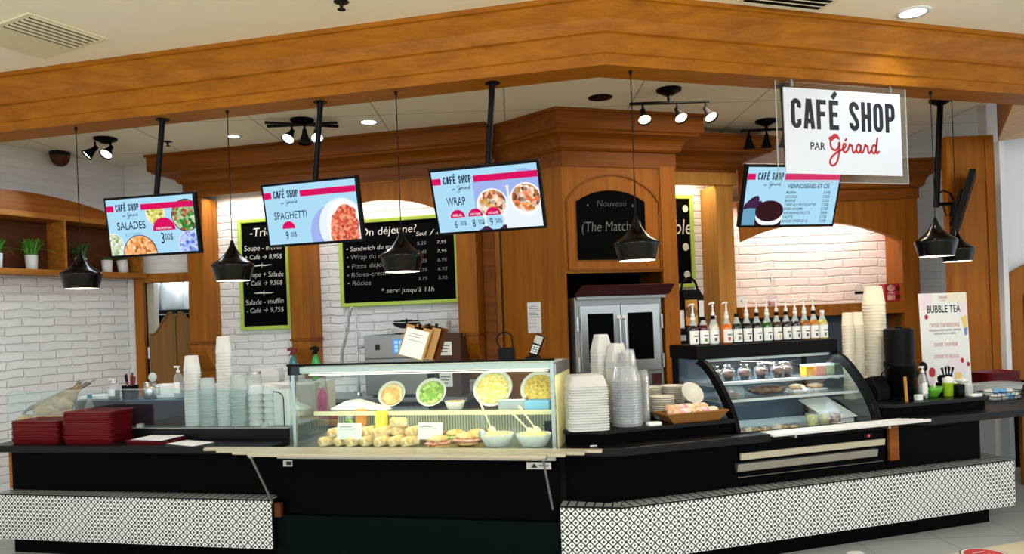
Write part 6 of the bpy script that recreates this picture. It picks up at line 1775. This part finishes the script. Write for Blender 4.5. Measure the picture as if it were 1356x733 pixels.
o = B().m(0, True).lathe([(.05, 0), (.055, .003), (.055, .018), (.05, .022), (0, .022)], 24, ay=.5, pw=5).build('flat_case', 'white_plastic', None, pos('R', 3.19, .20, Z_LR), (0, 0, FRAMES['R'][2])); tag(o, 'flat white case lying at the front right corner of the right-hand ledge', 'case')
stack('tray', 'tray', mk_tray, 9, .0168, 'R', 4.52, 1.16, Z_TOP, .05, 'red cafeteria tray in the pile at far right, {n}', 'red trays on the right counter', .003, 61)
t = thing('lidded_tub', 'clear plastic tub with a pale lid in front of the red trays on the right', 'tub', 'R', 4.10, .78, Z_TOP)
B().m(0, True).lathe([(.18, 0), (.19, .004), (.215, .085)], 40, ay=.55, pw=7, caps=True).build('tub', 'frosted', t)
B().m(0, True).lathe([(.225, .0855), (.228, .09), (.225, .102), (.20, .105), (0, .106)], 40, ay=.55, pw=7).build('lid', 'clear_plastic', t)
t = thing('wire_basket', 'small wire basket of blue and white wipes on the right counter', 'basket', 'R', 3.73, .42, Z_TOP)
b = B()
for z, k in ((.012, .85), (.05, .95), (.085, 1.0)): b.tube([(.17*k*x, .085*k*y, z) for x, y in ((-1,-1),(1,-1),(1,1),(-1,1),(-1,-1))], .003, 6)
for i in range(7):
    x = -.15 + .05*i
    for y in (-1, 1): b.tube([(x*.85, .072*y, .012), (x, .085*y, .085)], .002, 5)
b.build('wire', 'black_metal', t)
rr = random.Random(14)
for k in range(8):
    o = B().m(0, True).ball((0, 0, .028), .042, 1.2, .8, .62, 12, 7, .16, rr).build('wipe', 'blue_cloth' if k in (2, 5, 6) else 'foam', None, pos('R', 3.62 + .075*(k % 4), .39 + .06*(k // 4), Z_TOP + .013 + (.035 if k > 3 else 0)), (0, 0, rr.uniform(0, 3)))
    tag(o, '%s crumpled wipe in the wire basket, %s' % ('blue' if k in (2, 5, 6) else 'white', ('front left', 'front, second from left', 'front, third from left', 'front right', 'rear left', 'rear, second from left', 'rear, third from left', 'rear right')[k]), 'wipe', 'wipes in the wire basket')

# ------------------------------------------------------------------ bubble tea poster
t = thing('drinks_poster', 'white BUBBLE TEA poster standing upright at the back of the right-hand ledge', 'poster', 'R', 3.515, .745, Z_LR - .0)
t.rotation_euler = (math.radians(-2), math.radians(.0), FRAMES['R'][2] - .12)
PW2, PH2 = .475, .83
b = B().box(-PW2/2, PW2/2, 0, .006, 0, PH2); bd = b.build('board', 'white_paper', t)
b = B().prism([(.007, .0), (.12, .0), (.007, .30)], 'x', -.05, .05); b.build('strut', 'white_paper', t)
b = B().text('BUBBLE TEA', 0, PH2*.795, .062, y=-.0012, fit=PW2*.70, bold=.02); b.build('title', 'navy_ink', bd)
b = B().text('CAFÉ SHOP', 0, PH2*.94, .020, y=-.0012, fit=PW2*.17, bold=.01).text('par Gérard', 0, PH2*.915, .012, y=-.0012, fit=PW2*.10); b.build('shop_name', 'red_ink', bd)
b = B()
for tx_, z, h, wd in (('CHOISIS TON BREUVAGE', .645, .032, .62), ('CHOISIS TA SAVEUR', .44, .032, .50), ('CHOISIS TES BULLES', .315, .032, .52)): b.text(tx_, 0, PH2*z, h, y=-.0012, fit=PW2*wd, bold=-.005)
b.build('red_lines', 'red_ink', bd)
b = B()
for tx_, z, h, wd in (('THÉ GLACÉ (AUX FRUITS, MAISON) / LIMONADE', .60, .016, .66), ('CAFÉ GLACÉ (OU À LA VANILLE)', .565, .016, .46), ('5.99$', .20, .03, .09)): b.text(tx_, 0, PH2*z, h, y=-.0012, fit=PW2*wd, bold=.01)
b.build('dark_lines', 'navy_ink', bd)
plain('poster_pink', 'F1E2EA', .7, noise=.03); plain('poster_peach', 'F6E8D2', .7, noise=.03); plain('cup_blue', '6A86C4', .6, noise=.03); plain('drink_yellow', 'F0CF7A', .6, noise=.03)
def disc_b(b, x, z, r, y, ex=1.0): 
    pts = clip_rect([(x + r*ex*math.cos(2*PI*i/24), z + r*math.sin(2*PI*i/24)) for i in range(24)], -PW2/2, PW2/2, 0, PH2)
    return b.face([(p, y, q) for p, q in pts])
for x, z, r, m_ in ((-.20, .78, .10, 'poster_pink'), (.22, .70, .09, 'poster_pink'), (.10, .18, .10, 'poster_pink'), (-.22, .08, .08, 'poster_pink'), (.09, .80, .06, 'poster_peach'), (.20, .79, .055, 'poster_peach')): disc_b(B(), x, z, r, -.0006 if 'pink' in m_ else -.0008).build('pastel_spot', m_, bd)
for x, z, r in ((-.175, .625, .022), (.155, .235, .022), (.215, .20, .02), (-.15, .145, .042)): disc_b(B(), x, z, r, -.0011, .8).build('berry', 'red_ink', bd)
b = B().m(0).face([(.165, -.0011, .61), (.225, -.0011, .63), (.225, -.0011, .53), (.195, -.0011, .51)]).m(1).face([(.19, -.0013, .51), (.228, -.0013, .53), (.225, -.0013, .46), (.198, -.0013, .45)])
b.build('drink_picture', ['drink_yellow', 'cup_blue'], bd)
b = B().m(0).face([(.07, -.0013, .13), (.14, -.0013, .13), (.135, -.0013, .05), (.075, -.0013, .05)]).m(1).face([(-.01, -.0013, .13), (.05, -.0013, .13), (.045, -.0013, .05), (-.005, -.0013, .05)]); b.build('drink_picture', ['drink_yellow', 'cup_blue'], bd)

# ------------------------------------------------------------------ rear counter on the right, carrier, niche goods
S0, W0 = 2.45, 3.1
t = thing('rear_counter', 'black rear counter right of the oven tower', 'counter', 'R', S0, W0, 0)
fr_box(t, 'worktop', 'black_laminate', [(2.0, 2.79, 2.78, 3.445, .88, .92)], S0, W0, 0, .004)
fr_box(t, 'cabinet', 'dark_grey', [(2.0, 2.79, 2.84, 3.445, 0, .879)], S0, W0)
t = thing('brewer', 'black coffee brewer standing on the rear counter beside the oven tower', 'brewer', 'R', 2.28, 3.08, .921)
B().box(-.20, .22, -.22, .22, 0, .10).build('base', 'black_metal', t, bevel=.006)
B().box(-.20, .22, .02, .22, .101, .40).build('tower', 'dull_steel', t, bevel=.006)
B().box(-.20, .22, -.22, .22, .401, .60).build('head', 'black_metal', t, bevel=.006)
B().m(0, True).lathe([(.06, .102), (.075, .12), (.07, .20), (.05, .25), (.055, .27)], 22, (-.08, -.10, 0)).build('carafe', 'clear_plastic', t)
B().box(-.16, -.08, -.223, -.2205, .47, .53).build('switch_panel', 'dull_steel', t)
food('bean_print', ['C87A18', 'D89830', '3A1C10', 'E8B050'], 9)
t = thing('coffee_carrier', 'orange and black coffee carrier with a handle strap, on top of the brewer', 'carrier', 'R', 2.345, 2.98, 1.5225)
B().box(-.13, .12, -.08, .10, 0, .36).build('box', 'black_plastic', t, bevel=.01)
B().box(-.118, .03, -.0825, -.0805, .03, .31).build('front_print', 'bean_print', t)
B().m(0).box(.05, .11, -.0825, -.0805, .12, .30).build('white_label', 'white_paper', t)
B().m(0).prism([(-.13, .36), (.12, .36), (.09, .42), (-.10, .42)], 'y', -.05, .07).build('top_flap', 'black_plastic', t, bevel=.006)
B().tube([(p, .01, q) for p, q in catmull([(-.11, .40), (-.09, .50), (-.0, .555), (.07, .50), (.10, .40)])], .013, 8).build('strap', 'black_plastic', t)
o = B().box(-.10, .10, -.06, .06, 0, .20).build('paper_towel_pack', 'white_paper', None, pos('R', 2.13, 2.97, 1.522), (0, 0, FRAMES['R'][2]), .01); tag(o, 'white paper pack between the tower and the coffee carrier', 'paper')
t = thing('rose_bottle', 'tall clear bottle with an orange-pink base on the niche shelf', 'bottle', 'F', 3.02, 8.75, 1.731)
B().m(0, True).lathe([(.045, 0), (.05, .006), (.05, .17), (.03, .215), (.016, .25), (.016, .29)], 22).build('bottle', 'clear_plastic', t)
B().m(0, True).lathe([(.0, .002), (.046, .005), (.047, .06), (0, .061)], 20).build('syrup', 'pink_icing', t)
B().lathe([(.019, .29), (.019, .33)], 14).build('cap', 'steel', t)
B().lathe([(.006, .331), (.006, .37), (.012, .375), (0, .378)], 10).build('pourer', 'clear_plastic', t)
t = thing('sugar_shaker', 'small clear jar with a black band, right part of the niche shelf', 'jar', 'F', 4.02, 8.72, 1.731)
B().m(0, True).lathe([(.045, 0), (.05, .005), (.05, .10)], 20).build('jar', 'clear_plastic', t)
B().m(0, True).lathe([(.052, .1005), (.052, .13)], 20).build('band', 'black_plastic', t)
B().m(0, True).lathe([(.05, .1305), (.045, .18), (.02, .21), (0, .212)], 20).build('dome', 'clear_plastic', t)
plain('gift_red', 'B01A30', .5, noise=.05)
t = thing('red_gift_box', 'red printed box at the right end of the niche shelf', 'box', 'F', 4.40, 8.76, 1.731)
B().box(-.10, .10, -.07, .07, 0, .205).build('carton', 'gift_red', t, bevel=.003)
b = B().m(0)
for i in range(16): pass
b.face([(-.03 + .045*math.cos(2*PI*i/18), -.0712, .155 + .038*math.sin(2*PI*i/18)) for i in range(18)]).face([(-.075, -.0712, .02), (.01, -.0712, .02), (.01, -.0712, .11), (-.075, -.0712, .11)])
b.m(1).box(.03, .09, -.0716, -.0708, .12, .17).m(1).box(.03, .09, -.0716, -.0708, .03, .08)
b.build('print', ['pink_icing', 'maroon'], t)
o = B().box(-.06, .06, -.003, .003, 0, .125).build('white_card', 'white_paper', None, pos('F', 2.655, 8.70, 1.731), (-.1, 0, 0)); tag(o, 'white card with a grey dot at the left end of the niche shelf', 'card')
B().face([(.015*math.cos(2*PI*i/14), -.0036, .065 + .015*math.sin(2*PI*i/14)) for i in range(14)]).build('dot', 'grey_ink', o)

# ------------------------------------------------------------------ beyond the right end
t = thing('wooden_booth_panel', 'wooden panel with a rounded top and an inlaid outline, at the right edge', 'panel', 'F', 5.50, 7.70, 0)
pan = [(-.44, .88), (.58, .88)] + [(x, z) for x, z in seg_arch(-.44, .58, 1.95, 2.12, 12)]
B().prism(pan, 'y', 0, .05).build('board', 'panel_wood', t, bevel=.006)
rrx = lambda x0, x1, z0, z1, r: [(x1-r+r*math.cos(a), z1-r+r*math.sin(a)) for a in [PI/2*k/6 for k in range(7)]] + [(x0+r+r*math.cos(a), z1-r+r*math.sin(a)) for a in [PI/2+PI/2*k/6 for k in range(7)]] + [(x0+r+r*math.cos(a), z0+r+r*math.sin(a)) for a in [PI+PI/2*k/6 for k in range(7)]] + [(x1-r+r*math.cos(a), z0+r+r*math.sin(a)) for a in [1.5*PI+PI/2*k/6 for k in range(7)]]
pth = rrx(-.28, .45, 1.22, 1.82, .10)
B().tube([(x, -.002, z) for x, z in pth + pth[:1]], .008, 6).build('inlay', 'dark_wood', t)
B().box(-.42, .56, -.01, .06, .0, .879).build('lower_board', 'black_panel', t)
t = thing('framed_board', 'black board in an orange wooden frame on the floor at the right edge', 'board', 'F', 5.10, 6.95, 0)
B().box(-.40, .40, .0, .03, .12, .72).build('board', 'black_panel', t)
for q in ((-.45, -.40, -.01, .04, 0, .78), (.40, .45, -.01, .04, 0, .78)): B().box(*q).build('upright', 'panel_wood', t, bevel=.004)
for q in ((-.40, .40, -.01, .04, .06, .12), (-.40, .40, -.01, .04, .72, .78)): B().box(*q).build('rail', 'panel_wood', t, bevel=.004)
B().tube([(-.33, -.02, .58), (-.30, -.03, .48), (-.22, -.02, .38)], .012, 6).build('white_handle', 'white_plastic', t)
# floor sticker
t = thing('floor_sticker', 'round red and white floor sticker at the lower right', 'sticker', 'R', 2.455, -.475, .0005)
plain('sticker_red', 'D8281E', .4, noise=.05)
R_ = .155
cp = lambda r, n=40: [(r*math.cos(2*PI*i/n), r*math.sin(2*PI*i/n)) for i in range(n)]
B().prism(cp(R_), 'z', 0, .0012).build('rim', 'black_ink', t)
B().prism(cp(R_*.95), 'z', .0013, .0018).build('ring', 'white_paper', t)
B().prism(cp(R_*.84), 'z', .0019, .0024).build('disc', 'sticker_red', t)
b = B()
for x in (-.03, .03): b.prism([(x + .018*p, -.03 + .04*q) for p, q in cp(1, 16)], 'z', .0025, .003)
b.prism([(-.05 + .1*k/8, .05 + .008*(k % 2)) for k in range(9)] + [(.05, .062), (-.05, .062)], 'z', .0025, .003)
b.build('footprints', 'white_paper', t)
o = B().prism([(-.06, -.03), (.055, -.035), (.06, .02), (.01, .04), (-.05, .03)], 'z', .0005, .002).build('floor_scrap', 'white_paper', None, pos('R', 1.72, -.09, 0), (0, 0, .3)); tag(o, 'scrap of white paper on the grey floor by the counter foot', 'scrap')
